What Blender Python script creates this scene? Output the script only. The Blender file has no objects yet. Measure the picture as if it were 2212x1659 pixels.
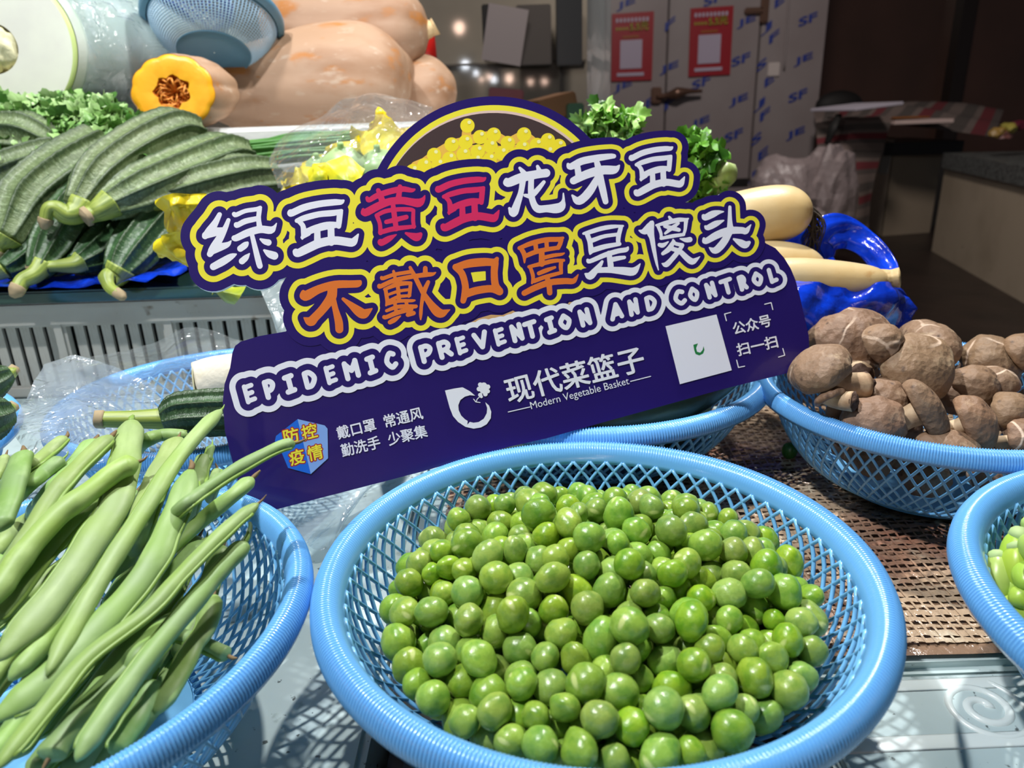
import bpy, bmesh, math, random
import numpy as np
from mathutils import Vector, Matrix, Euler
from mathutils.geometry import tessellate_polygon

# ------------------------------------------------------------------ camera, world, lights
SC = bpy.context.scene
COL = SC.collection
CZ, TH, RO, FP = .27, math.radians(20.1), math.radians(-1.97), 1600.0
cam_d = bpy.data.cameras.new('camera')
cam_d.sensor_width = 36; cam_d.lens = FP/2212*36
cam_d.clip_start = .01; cam_d.clip_end = 60
cam_d.dof.use_dof = True; cam_d.dof.focus_distance = .42; cam_d.dof.aperture_fstop = 12.0
cam = bpy.data.objects.new('camera', cam_d); COL.objects.link(cam)
cam.matrix_world = Matrix.Translation((0, 0, CZ)) @ Matrix.Rotation(math.pi/2-TH, 4, 'X') @ Matrix.Rotation(RO, 4, 'Z')
SC.camera = cam
SC.view_settings.view_transform = 'Standard'; SC.view_settings.look = 'None'
SC.view_settings.exposure = 0.0; SC.view_settings.gamma = 1.0; SC.view_settings.use_curve_mapping = False
W = bpy.data.worlds.new('world'); SC.world = W; W.use_nodes = True
W.node_tree.nodes['Background'].inputs[0].default_value = (.80, .86, 1.0, 1)
W.node_tree.nodes['Background'].inputs[1].default_value = .05
def lamp(name, loc, target, size, power, color=(1, 1, 1), spread=180, kind='AREA'):
    d = bpy.data.lights.new(name, kind); d.energy = power; d.color = color
    if kind == 'AREA':
        d.shape = 'DISK'; d.size = size; d.spread = math.radians(spread)
    else:
        d.shadow_soft_size = size
    o = bpy.data.objects.new(name, d); COL.objects.link(o); o.location = loc
    o.rotation_euler = (Vector(target)-Vector(loc)).to_track_quat('-Z', 'Y').to_euler()
    return o
lamp('stall_lamp_back', (.30, .95, 1.25), (.05, .45, 0), .05, 11.5, (1, .98, .94), 150)
lamp('stall_lamp_front', (-.50, .20, 1.25), (.0, .5, .1), .05, 11, (.96, .98, 1), 150)
lamp('stall_lamp_left', (-.48, .60, 1.40), (-.55, .95, .2), .10, 4.2, (1, .98, .96), 120)
lamp('wall_fill', (-.2, 2.0, 2.3), (-.3, 3.3, .6), .3, 9, (1, .93, .86), 140)  # added fill light, brightens the back wall
lamp('hall_fill', (.9, 2.4, 2.6), (1.6, 5.2, -.2), .5, 60, (1, .9, .84), 180)  # added fill light for the dim background, not a lamp in view

# ------------------------------------------------------------------ helpers
rnd = random.Random(7)
WL = {}
def at(u, v, y=None, z=None):
    """world point seen at photo pixel u,v, at the given depth y or height z"""
    a = (u-1106)/FP; b = -(v-829.5)/FP
    c, s = math.cos(RO), math.sin(RO); a, b = c*a-s*b, s*a+c*b
    d = np.array([a, b*math.sin(TH)+math.cos(TH), b*math.cos(TH)-math.sin(TH)])
    t = y/d[1] if y is not None else (z-CZ)/d[2]
    return d*t+np.array([0, 0, CZ])
def tag(o, label=None, cat=None, group=None, kind=None):
    if label: o['label'] = label
    if cat: o['category'] = cat
    if group: o['group'] = group
    if kind: o['kind'] = kind
    return o
def thing(name, label, cat, group=None, loc=(0, 0, 0)):
    o = bpy.data.objects.new(name, None); COL.objects.link(o); o.location = loc; o.empty_display_size = .01
    WL[o.name] = np.array(loc, float)
    return tag(o, label, cat, group)
def obj(name, V, Fc, mat, parent=None, smooth=True, uv=None, local=False, kind=None, mats=None, midx=None):
    V = np.asarray(V, float).reshape(-1, 3)
    c = np.zeros(3) if local else V.mean(0)
    me = bpy.data.meshes.new(name); me.from_pydata((V-c).tolist(), [], [tuple(int(i) for i in f) for f in Fc]); me.update()
    for m in (mats or [mat]): me.materials.append(m)
    if midx is not None: me.polygons.foreach_set('material_index', np.asarray(midx, 'i'))
    if smooth: me.polygons.foreach_set('use_smooth', [True]*len(me.polygons))
    if uv is not None:
        ul = me.uv_layers.new(name='UVMap'); li = np.zeros(len(me.loops), 'i'); me.loops.foreach_get('vertex_index', li)
        ul.data.foreach_set('uv', np.asarray(uv, float)[li].ravel())
    o = bpy.data.objects.new(name, me); COL.objects.link(o)
    if parent is not None: o.parent = parent; o.location = c-(0 if local else WL[parent.name])
    else: o.location = c
    WL[o.name] = c
    if kind: o['kind'] = kind
    return o
class MB:
    def __init__(s): s.V = []; s.F = []; s.U = []; s.n = 0; s.mi = []
    def add(s, V, Fc, uv=None, mi=0):
        V = np.asarray(V, float).reshape(-1, 3)
        s.V.append(V); s.F += [tuple(int(i)+s.n for i in f) for f in Fc]; s.mi += [mi]*len(Fc)
        s.U.append(np.zeros((len(V), 2)) if uv is None else np.asarray(uv, float)); s.n += len(V); return s
    def box(s, a, b, mi=0):
        x0, y0, z0 = a; x1, y1, z1 = b
        V = [(x0, y0, z0), (x1, y0, z0), (x1, y1, z0), (x0, y1, z0), (x0, y0, z1), (x1, y0, z1), (x1, y1, z1), (x0, y1, z1)]
        return s.add(V, [(0, 3, 2, 1), (4, 5, 6, 7), (0, 1, 5, 4), (1, 2, 6, 5), (2, 3, 7, 6), (3, 0, 4, 7)], mi=mi)
    def build(s, name, mat, parent=None, smooth=True, **k):
        return obj(name, np.vstack(s.V), s.F, mat, parent, smooth, uv=np.vstack(s.U), midx=s.mi if k.get('mats') else None, **k)
def bbox_mesh(a, b, bev=.002):
    bm = bmesh.new(); bmesh.ops.create_cube(bm, size=1)
    a = np.array(a, float); b = np.array(b, float)
    for v in bm.verts: v.co = Vector((a+b)/2+np.array(v.co)*(b-a))
    if bev: bmesh.ops.bevel(bm, geom=bm.edges[:], offset=bev, segments=2, affect='EDGES')
    V = [tuple(v.co) for v in bm.verts]; bm.verts.index_update(); Fc = [[v.index for v in f.verts] for f in bm.faces]; bm.free(); return V, Fc
def rbox(name, a, b, mat, parent=None, bev=.002, rot=None, **k):
    V, Fc = bbox_mesh(a, b, bev)
    if rot is not None:
        c = (np.array(a, float)+np.array(b, float))/2; R = np.array(Euler(rot).to_matrix()); V = (np.array(V)-c)@R.T+c
    return obj(name, V, Fc, mat, parent, smooth=False, **k)
def crom(P, n):
    P = np.asarray(P, float); m = len(P)
    if m == 2: return P[0]+(P[1]-P[0])*np.linspace(0, 1, n)[:, None]
    Q = np.vstack([2*P[0]-P[1], P, 2*P[-1]-P[-2]]); out = []
    for t in np.linspace(0, m-1, n):
        i = min(int(t), m-2); f = t-i; a, b, c, d = Q[i:i+4]
        out.append(.5*((2*b)+(-a+c)*f+(2*a-5*b+4*c-d)*f*f+(-a+3*b-3*c+d)*f**3))
    return np.array(out)
def frames(C, up=(0, 0, 1)):
    T = np.gradient(C, axis=0); T /= np.linalg.norm(T, axis=1)[:, None]+1e-12
    N = []; n = np.cross(np.cross(T[0], up), T[0])
    if np.linalg.norm(n) < 1e-6: n = np.cross(T[0], (1, 0, .1))
    for t in T:
        n = n-t*(n@t); n = n/np.linalg.norm(n); N.append(n)
    N = np.array(N); return T, N, np.cross(T, N)
def sweep(P, rad, nr=24, ns=16, cross=None, up=(0, 0, 1), cap=True, smooth_path=True):
    """P control points, rad: list of radii (interpolated) or function of t; cross(phi,t)->(a,b) multipliers on N,B"""
    C = crom(P, nr) if smooth_path else np.asarray(P, float); nr = len(C)
    T, N, B = frames(C, up); ts = np.linspace(0, 1, nr)
    r = np.array([rad(t) for t in ts]) if callable(rad) else np.interp(ts, np.linspace(0, 1, len(rad)), rad)
    ph = np.linspace(0, 2*math.pi, ns, endpoint=False); V = []; U = []
    for i in range(nr):
        a = np.cos(ph); b = np.sin(ph)
        if cross is not None: ca, cb = cross(ph, ts[i]); a = a*ca; b = b*cb
        V.append(C[i]+r[i]*(a[:, None]*N[i]+b[:, None]*B[i])); U.append(np.c_[np.full(ns, ts[i]), np.abs(ph/math.pi-1)])
    V = np.vstack(V); U = np.vstack(U); Fc = []
    for i in range(nr-1):
        for j in range(ns):
            k = (j+1) % ns; Fc.append((i*ns+j, (i+1)*ns+j, (i+1)*ns+k, i*ns+k))
    if cap: Fc.append(tuple(range(ns))); Fc.append(tuple(reversed(range((nr-1)*ns, nr*ns))))
    return V, Fc, U
def lathe(prof, n=48, axis_pt=(0, 0, 0), wob=None):
    V = []; Fc = []; ph = np.linspace(0, 2*math.pi, n, endpoint=False)
    for r, z in prof:
        w = 1 if wob is None else wob(ph, z)
        V.append(np.c_[np.cos(ph)*r*w, np.sin(ph)*r*w, np.full(n, z)])
    for i in range(len(prof)-1):
        for j in range(n):
            k = (j+1) % n; Fc.append((i*n+j, i*n+k, (i+1)*n+k, (i+1)*n+j))
    return np.vstack(V)+np.array(axis_pt), Fc
def blob(c, r, sub=3, noise=None, R=None):
    bm = bmesh.new(); bmesh.ops.create_icosphere(bm, subdivisions=sub, radius=1)
    V = np.array([v.co for v in bm.verts]); Fc = [[v.index for v in f.verts] for f in bm.faces]; bm.free()
    if noise is not None: V = V*noise(V)[:, None]
    V = V*np.array(r)
    if R is not None: V = V@np.array(R).T
    return V+np.array(c), Fc
def grid(rows, nu, nv, disp=None):
    rows = [crom(r, nu) for r in rows]; A = np.array(rows)
    G = np.array([crom(A[:, i], nv) for i in range(nu)])      # nu x nv x 3
    if disp is not None:
        du = np.gradient(G, axis=0); dv = np.gradient(G, axis=1); n = np.cross(du, dv); n /= np.linalg.norm(n, axis=2)[..., None]+1e-12
        G = G+n*disp(G)[..., None]
    V = G.reshape(-1, 3); Fc = [(i*nv+j, (i+1)*nv+j, (i+1)*nv+j+1, i*nv+j+1) for i in range(nu-1) for j in range(nv-1)]
    uu, vv = np.meshgrid(np.linspace(0, 1, nu), np.linspace(0, 1, nv), indexing='ij')
    return V, Fc, np.c_[uu.ravel(), vv.ravel()]
def creases(seed, amp, freq, k=9):
    g = np.random.default_rng(seed); D = g.normal(size=(k, 3)); D /= np.linalg.norm(D, axis=1)[:, None]
    f = freq*g.uniform(.4, 2.2, k); ph = g.uniform(0, 9, k); w = g.uniform(.4, 1, k)/np.sqrt(f/freq)
    def fn(G):
        s = 0
        for i in range(k):
            q = G@D[i]*f[i]+ph[i]+.35*np.sin(G@D[(i+3) % k]*f[i]*.7)
            s = s+w[i]*(np.abs((q % 1)-.5)*2-.5)
        return s*amp/math.sqrt(k)*1.6
    return fn
def sphere_noise(seed, amp, freq=2.0, k=8):
    g = np.random.default_rng(seed); D = g.normal(size=(k, 3)); ph = g.uniform(0, 6.28, k)
    return lambda V: 1+amp*sum(np.sin(V@D[i]*freq+ph[i]) for i in range(k))/math.sqrt(k)

# ------------------------------------------------------------------ materials
def srgb(r, g, b):
    f = lambda c: ((c/255+.055)/1.055)**2.4 if c/255 > .04045 else c/255/12.92
    return (f(r), f(g), f(b), 1)
def M(name, col, rough=.45, var=None, bump=None, spec=.5, sss=0, metal=0, coat=0, objvar=0, uvvar=None, emit=0, spots=None, stretch=None, aniso=None):
    m = bpy.data.materials.new(name); m.use_nodes = True; nt = m.node_tree; N = nt.nodes; L = nt.links; p = N['Principled BSDF']
    col = srgb(*col) if len(col) == 3 else col
    p.inputs['Roughness'].default_value = rough; p.inputs['Metallic'].default_value = metal
    p.inputs['Specular IOR Level'].default_value = spec
    if sss: p.inputs['Subsurface Weight'].default_value = sss; p.inputs['Subsurface Radius'].default_value = (1, .8, .5); p.inputs['Subsurface Scale'].default_value = .004
    if coat: p.inputs['Coat Weight'].default_value = coat; p.inputs['Coat Roughness'].default_value = .08
    tc = N.new('ShaderNodeTexCoord'); src = tc.outputs['Object']
    if stretch:
        mp = N.new('ShaderNodeMapping'); mp.inputs['Scale'].default_value = stretch; L.new(tc.outputs['Object'], mp.inputs[0]); src = mp.outputs[0]
    c = N.new('ShaderNodeRGB'); c.outputs[0].default_value = col; cur = c.outputs[0]
    def mix(fac, b, blend='MIX'):
        nonlocal cur
        x = N.new('ShaderNodeMix'); x.data_type = 'RGBA'; x.blend_type = blend
        if isinstance(fac, (int, float)): x.inputs[0].default_value = fac
        else: L.new(fac, x.inputs[0])
        L.new(cur, x.inputs[6])
        if isinstance(b, tuple): x.inputs[7].default_value = b
        else: L.new(b, x.inputs[7])
        cur = x.outputs[2]
    def ramp(out, a, b):
        r = N.new('ShaderNodeMapRange'); r.inputs[1].default_value = a; r.inputs[2].default_value = b; L.new(out, r.inputs[0]); return r.outputs[0]
    for v in (var or []):
        sc, c2, a, b = v; n = N.new('ShaderNodeTexNoise'); n.inputs['Scale'].default_value = sc; n.inputs['Detail'].default_value = 5
        L.new(src, n.inputs['Vector']); mix(ramp(n.outputs[0], a, b), srgb(*c2))
    if uvvar:
        for (su, sv, c2, a, b) in uvvar:
            mp = N.new('ShaderNodeMapping'); mp.inputs['Scale'].default_value = (su, sv, 1); L.new(tc.outputs['UV'], mp.inputs[0])
            n = N.new('ShaderNodeTexNoise'); n.inputs['Scale'].default_value = 1; n.inputs['Detail'].default_value = 4; L.new(mp.outputs[0], n.inputs['Vector'])
            mix(ramp(n.outputs[0], a, b), srgb(*c2))
    if spots:
        for (sc, c2, a, b) in spots:
            n = N.new('ShaderNodeTexVoronoi'); n.inputs['Scale'].default_value = sc; L.new(src, n.inputs['Vector']); mix(ramp(n.outputs['Distance'], b, a), srgb(*c2))
    if objvar:
        oi = N.new('ShaderNodeObjectInfo'); h = N.new('ShaderNodeHueSaturation'); L.new(cur, h.inputs['Color'])
        for k, (lo, hi), off in (('Hue', (.5-.02*objvar, .5+.02*objvar), 1.0), ('Value', (1-.22*objvar, 1+.16*objvar), 7.31), ('Saturation', (1-.14*objvar, 1+.08*objvar), 3.77)):
            mu = N.new('ShaderNodeMath'); mu.operation = 'MULTIPLY'; mu.inputs[1].default_value = off; L.new(oi.outputs['Random'], mu.inputs[0])
            fr = N.new('ShaderNodeMath'); fr.operation = 'FRACT'; L.new(mu.outputs[0], fr.inputs[0])
            r = N.new('ShaderNodeMapRange'); r.inputs[3].default_value = lo; r.inputs[4].default_value = hi; L.new(fr.outputs[0], r.inputs[0]); L.new(r.outputs[0], h.inputs[k])
        cur = h.outputs[0]
    L.new(cur, p.inputs['Base Color'])
    last = None
    for b in (bump or []):
        kind, sc, st, dist = b[:4]
        vec = src
        if kind.startswith('uv'):
            mp = N.new('ShaderNodeMapping'); mp.inputs['Scale'].default_value = (sc[0], sc[1], 1); L.new(tc.outputs['UV'], mp.inputs[0]); vec = mp.outputs[0]; sc = 1
        if 'vor' in kind:
            n = N.new('ShaderNodeTexVoronoi'); n.inputs['Scale'].default_value = sc; L.new(vec, n.inputs['Vector']); out = n.outputs['Distance']
        else:
            n = N.new('ShaderNodeTexNoise'); n.inputs['Scale'].default_value = sc; n.inputs['Detail'].default_value = 4; L.new(vec, n.inputs['Vector']); out = n.outputs[0]
        bp = N.new('ShaderNodeBump'); bp.inputs['Strength'].default_value = st; bp.inputs['Distance'].default_value = dist; L.new(out, bp.inputs['Height'])
        if last: L.new(last, bp.inputs['Normal'])
        last = bp.outputs[0]
    if last: L.new(last, p.inputs['Normal'])
    if emit: p.inputs['Emission Color'].default_value = col; p.inputs['Emission Strength'].default_value = emit
    return m
def film_mat(name, tint=(245, 248, 250), gl=.10, haze=.14, rough=.14, bs=30, bst=.22, bd=.003):
    m = bpy.data.materials.new(name); m.use_nodes = True; nt = m.node_tree; N = nt.nodes; L = nt.links; N.remove(N['Principled BSDF']); out = N['Material Output']
    t = N.new('ShaderNodeBsdfTransparent'); t.inputs[0].default_value = srgb(*tint)
    g = N.new('ShaderNodeBsdfGlossy'); g.inputs['Roughness'].default_value = rough; g.inputs[0].default_value = (1, 1, 1, 1)
    d = N.new('ShaderNodeBsdfDiffuse'); d.inputs[0].default_value = srgb(*[min(255, c) for c in tint]); tr = N.new('ShaderNodeBsdfTranslucent'); tr.inputs[0].default_value = srgb(*tint)
    dd = N.new('ShaderNodeMixShader'); L.new(d.outputs[0], dd.inputs[1]); L.new(tr.outputs[0], dd.inputs[2])
    tc = N.new('ShaderNodeTexCoord'); n = N.new('ShaderNodeTexNoise'); n.inputs['Scale'].default_value = bs; n.inputs['Detail'].default_value = 3; n.inputs['Distortion'].default_value = 1.2; L.new(tc.outputs['Object'], n.inputs['Vector'])
    bp = N.new('ShaderNodeBump'); bp.inputs['Strength'].default_value = bst; bp.inputs['Distance'].default_value = bd; L.new(n.outputs[0], bp.inputs['Height']); L.new(bp.outputs[0], g.inputs['Normal'])
    vt = N.new('ShaderNodeTexVoronoi'); vt.feature = 'DISTANCE_TO_EDGE'; vt.inputs['Scale'].default_value = bs*.75; va = N.new('ShaderNodeVectorMath'); va.operation = 'MULTIPLY_ADD'; va.inputs[1].default_value = (.05, .05, .05); L.new(n.outputs['Color'], va.inputs[0]); L.new(tc.outputs['Object'], va.inputs[2]); L.new(va.outputs[0], vt.inputs['Vector'])
    vr = N.new('ShaderNodeMapRange'); vr.inputs[2].default_value = .10; L.new(vt.outputs[0], vr.inputs[0]); b2 = N.new('ShaderNodeBump'); b2.inputs['Strength'].default_value = .8; b2.inputs['Distance'].default_value = .0016; L.new(vr.outputs[0], b2.inputs['Height']); L.new(bp.outputs[0], b2.inputs['Normal']); bp = b2; L.new(bp.outputs[0], g.inputs['Normal'])
    lw = N.new('ShaderNodeLayerWeight'); L.new(bp.outputs[0], lw.inputs['Normal']); fr = N.new('ShaderNodeMath'); fr.operation = 'POWER'; fr.inputs[1].default_value = 4; L.new(lw.outputs['Facing'], fr.inputs[0])
    ma = N.new('ShaderNodeMath'); ma.operation = 'MULTIPLY_ADD'; ma.use_clamp = True; ma.inputs[1].default_value = .55; ma.inputs[2].default_value = gl; L.new(fr.outputs[0], ma.inputs[0])
    m1 = N.new('ShaderNodeMixShader'); m1.inputs[0].default_value = haze; L.new(t.outputs[0], m1.inputs[1]); L.new(dd.outputs[0], m1.inputs[2])
    m2 = N.new('ShaderNodeMixShader'); L.new(ma.outputs[0], m2.inputs[0]); L.new(m1.outputs[0], m2.inputs[1]); L.new(g.outputs[0], m2.inputs[2])
    L.new(m2.outputs[0], out.inputs[0]); return m
# ------------------------------------------------------------------ the sign: flat print cut out of signed distance fields
SK = .465                                   # distance scale of the board's plane
SA, SB = -0.19733795, -0.08538528
def sign_dir(u, v):
    a = (u-1106)/FP; b = -(v-829.5)/FP; q = 1/(1+SA*a+SB*b)
    c, s = math.cos(RO), math.sin(RO); a2, b2 = c*a-s*b, s*a+c*b
    return q*np.array([a2, b2*math.sin(TH)+math.cos(TH), b2*math.cos(TH)-math.sin(TH)])
_p = [sign_dir(*p)*SK+np.array([0, 0, CZ]) for p in ((600, 1000), (1600, 700), (1040, 260))]
SN = np.cross(_p[1]-_p[0], _p[2]-_p[0]); SN /= np.linalg.norm(SN)
if SN[1] > 0: SN = -SN
def sp(u, v, h=0): return sign_dir(u, v)*SK+np.array([0, 0, CZ])+SN*h
X0, Y0, X1, Y1 = 370, 190, 1770, 1150
gx, gy = np.meshgrid(np.arange(X0, X1), np.arange(Y0, Y1)); SHP = gx.shape
SCL = 1.0-.28*np.clip((gx-440)/1060.0, -.1, 1.15)
FAR = 60.0
def field(): return np.full(SHP, FAR, np.float32)
def stroke(Fd, pts, pad=62):
    pts = np.array(pts, float)
    if len(pts) > 2:
        C = crom(pts, (len(pts)-1)*4+1); C[:, 2] = np.maximum(C[:, 2], .6)
    else: C = pts
    for a, b in zip(C[:-1], C[1:]):
        x0 = int(max(min(a[0], b[0])-pad-X0, 0)); x1 = int(min(max(a[0], b[0])+pad-X0, SHP[1])); y0 = int(max(min(a[1], b[1])-pad-Y0, 0)); y1 = int(min(max(a[1], b[1])+pad-Y0, SHP[0]))
        if x1 <= x0 or y1 <= y0: continue
        px = gx[y0:y1, x0:x1]-a[0]; py = gy[y0:y1, x0:x1]-a[1]; dx, dy = b[0]-a[0], b[1]-a[1]
        t = np.clip((px*dx+py*dy)/(dx*dx+dy*dy+1e-9), 0, 1)
        d = np.hypot(px-t*dx, py-t*dy)-(a[2]+(b[2]-a[2])*t)
        Fd[y0:y1, x0:x1] = np.minimum(Fd[y0:y1, x0:x1], d)
def polyfield(P):
    P = np.array(P, float); d = np.full(SHP, 1e9, np.float32); ins = np.zeros(SHP, bool)
    for a, b in zip(P, np.roll(P, -1, 0)):
        px = gx-a[0]; py = gy-a[1]; dx, dy = b-a; t = np.clip((px*dx+py*dy)/(dx*dx+dy*dy+1e-9), 0, 1)
        d = np.minimum(d, np.hypot(px-t*dx, py-t*dy))
        c = ((a[1] > gy) != (b[1] > gy))
        if dy != 0: ins ^= c & (gx < dx*(gy-a[1])/dy+a[0])
    return np.where(ins, -d, d)
def contours(Fd, tol=.18, minlen=6):
    """marching squares; closed loops of Fd = 0 in photo pixels"""
    Fd = Fd.copy(); Fd[0, :] = Fd[-1, :] = FAR; Fd[:, 0] = Fd[:, -1] = FAR; Fd[np.abs(Fd) < 1e-4] = 1e-4
    s = Fd < 0; code = s[:-1, :-1]*1+s[:-1, 1:]*2+s[1:, 1:]*4+s[1:, :-1]*8
    tab = {1: [(3, 0)], 2: [(0, 1)], 3: [(3, 1)], 4: [(1, 2)], 5: [(3, 0), (1, 2)], 6: [(0, 2)], 7: [(3, 2)], 8: [(2, 3)], 9: [(2, 0)], 10: [(0, 1), (2, 3)], 11: [(2, 1)], 12: [(1, 3)], 13: [(1, 0)], 14: [(0, 3)]}
    ys, xs = np.nonzero((code > 0) & (code < 15)); nxt = {}
    def key(e, x, y): return (x, y, 0) if e == 0 else (x+1, y, 1) if e == 1 else (x, y+1, 0) if e == 2 else (x, y, 1)
    for y, x in zip(ys.tolist(), xs.tolist()):
        for e0, e1 in tab[int(code[y, x])]: nxt[key(e0, x, y)] = key(e1, x, y)
    def pos(k):
        x, y, h = k; a = Fd[y, x]; b = Fd[y, x+1] if h == 0 else Fd[y+1, x]; t = a/(a-b)
        return (X0+x+t, Y0+y) if h == 0 else (X0+x, Y0+y+t)
    loops = []
    while nxt:
        k0, k = nxt.popitem(); L = [k0]
        while k != k0 and k in nxt: L.append(k); k = nxt.pop(k)
        if len(L) >= minlen: loops.append(simplify(np.array([pos(q) for q in L], float), tol))
    return loops
def simplify(P, tol):
    n = len(P); keep = np.zeros(n+1, bool); Q = np.vstack([P, P[:1]]); h = n//2; keep[[0, h, n]] = True; st = [(0, h), (h, n)]
    while st:
        a, b = st.pop()
        if b-a < 2: continue
        d = Q[b]-Q[a]; l = np.hypot(*d)+1e-9; e = np.abs((Q[a+1:b, 0]-Q[a, 0])*d[1]-(Q[a+1:b, 1]-Q[a, 1])*d[0])/l
        i = int(e.argmax())
        if e[i] > tol: m = a+1+i; keep[m] = True; st += [(a, m), (m, b)]
    return Q[:-1][keep[:-1]]
def flat(name, loops, h, mat, parent, label=None):
    loops = [l for l in loops if len(l) > 2]; area = lambda P: .5*np.sum(P[:, 0]*np.roll(P[:, 1], -1)-np.roll(P[:, 0], -1)*P[:, 1])
    def inside(p, P):
        c = False; j = len(P)-1
        for i in range(len(P)):
            if (P[i][1] > p[1]) != (P[j][1] > p[1]) and p[0] < (P[j][0]-P[i][0])*(p[1]-P[i][1])/(P[j][1]-P[i][1])+P[i][0]: c = not c
            j = i
        return c
    par = [[j for j, Q in enumerate(loops) if j != i and inside(P[0], Q)] for i, P in enumerate(loops)]
    V = []; Fc = []
    for i, P in enumerate(loops):
        if len(par[i]) % 2: continue
        grp = [P]+[loops[j] for j in range(len(loops)) if len(par[j]) == len(par[i])+1 and i in par[j]]
        pts = [tuple(q) for g in grp for q in g]
        for t in tessellate_polygon([[Vector((q[0], q[1], 0)) for q in g] for g in grp]): Fc.append([a+len(V) for a in t])
        V += pts
    W3 = np.array([sp(q[0], q[1], h) for q in V])
    F2 = []
    for t in Fc:
        a, b, c = W3[list(t)]; n = np.cross(b-a, c-a); F2.append(t if n@SN > 0 else t[::-1])
    o = obj(name, W3, F2, mat, parent, smooth=False)
    if label: o['label'] = label
    return o
def ZS(ox, oy, s, pts): return [(ox+p[0]/s, oy+p[1]/s, p[2]/s) for p in pts]
G_white, G_red, G_orange = field(), field(), field(); CH = []
def glyph(Fd, ox, oy, s, strokes):
    f = field()
    for st in strokes: stroke(Fd, ZS(ox, oy, s, st)); stroke(f, ZS(ox, oy, s, st), 12)
    CH.append((f, Fd))
# 绿
glyph(G_white, 400, 390, 5.53, [
 [(412, 408, 28), (365, 500, 38), (300, 600, 52), (240, 665, 38)], [(518, 474, 24), (480, 570, 32), (415, 690, 46), (345, 800, 50), (297, 880, 36)],
 [(245, 655, 42), (340, 620, 52), (440, 600, 40)], [(320, 840, 46), (430, 795, 44), (510, 765, 30), (550, 722, 7)], [(338, 1030, 42), (450, 970, 46), (550, 910, 36), (610, 882, 10)],
 [(585, 402, 26), (610, 412, 28), (720, 365, 26), (850, 345, 26), (898, 325, 22)], [(888, 345, 30), (878, 450, 28), (890, 565, 34)], [(612, 528, 30), (625, 535, 32), (720, 488, 34), (870, 455, 30)],
 [(588, 690, 34), (620, 685, 40), (750, 625, 44), (900, 585, 44), (1020, 595, 44), (1065, 560, 22), (1092, 512, 6)],
 [(800, 655, 26), (840, 820, 32), (878, 970, 36), (893, 1022, 34)], [(660, 815, 38), (715, 775, 38), (745, 745, 16)], [(680, 965, 38), (725, 925, 34), (768, 875, 8)],
 [(900, 702, 12), (950, 730, 32), (995, 742, 38)], [(945, 835, 14), (1010, 880, 42), (1065, 900, 48)]])
# 豆
DOU = [[(1262, 385, 40), (1275, 390, 42), (1420, 325, 42), (1600, 282, 40), (1780, 262, 38), (1860, 260, 30), (1893, 240, 12)],
 [(1335, 482, 26), (1430, 448, 36), (1600, 405, 36), (1780, 388, 36), (1868, 362, 20)], [(1850, 385, 36), (1838, 500, 34), (1835, 550, 28)], [(1350, 480, 26), (1405, 540, 30), (1415, 620, 32), (1400, 695, 14)],
 [(1430, 625, 38), (1560, 575, 44), (1700, 540, 46), (1835, 530, 32)], [(1579, 600, 36), (1580, 740, 40)], [(1742, 570, 40), (1746, 740, 42)], [(1400, 680, 22), (1470, 630, 34)],
 [(1322, 852, 38), (1345, 870, 46), (1450, 820, 52), (1600, 752, 52), (1780, 718, 50), (1930, 735, 50), (2000, 740, 48), (2040, 690, 28), (2068, 642, 8)]]
def dou(Fd, dst):
    src = np.array([(1225, 385), (1900, 235), (1330, 910), (2070, 640)], float); A = np.c_[src, np.ones(4)]; Mx = np.linalg.lstsq(A, np.array(dst, float), rcond=None)[0]
    k = math.sqrt(abs(np.linalg.det(Mx[:2])))
    f = field()
    for st in DOU: q = [(*(np.array([p[0], p[1], 1])@Mx), p[2]*k) for p in st]; stroke(Fd, q); stroke(f, q, 12)
    CH.append((f, Fd))
dou(G_white, [(621.5, 459.6), (743.6, 432.5), (640.5, 554.6), (774.3, 505.7)])
dou(G_red, [(940.8, 407.9), (1049.3, 384.4), (958.9, 499.7), (1078.3, 454)])
dou(G_white, [(1359, 341), (1452.8, 317.1), (1374.7, 424.1), (1478.9, 382.2)])
# 黄
glyph(G_red, 760, 350, 5.53, [
 [(182, 430, 20), (205, 458, 28), (300, 405, 34), (450, 355, 36), (600, 325, 34), (710, 340, 26), (750, 330, 12)], [(315, 340, 26), (350, 430, 36), (375, 500, 36)], [(575, 295, 26), (565, 380, 32), (550, 470, 34)],
 [(135, 570, 18), (160, 608, 44), (300, 535, 46), (450, 475, 44), (600, 462, 44), (720, 482, 46), (800, 490, 50), (850, 450, 26), (872, 402, 6)],
 [(490, 500, 26), (505, 620, 32), (530, 800, 30)], [(300, 645, 26), (335, 740, 24), (342, 850, 26)], [(295, 640, 24), (400, 590, 26), (550, 568, 26), (690, 568, 26), (740, 578, 18)], [(735, 585, 22), (732, 700, 24), (742, 780, 20)],
 [(340, 842, 28), (500, 800, 30), (745, 772, 22)], [(412, 718, 26), (520, 692, 30), (650, 660, 28)], [(345, 958, 38), (360, 965, 38), (440, 920, 36), (530, 870, 8)], [(645, 852, 14), (730, 888, 40), (780, 898, 48), (820, 865, 24)]])
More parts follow.
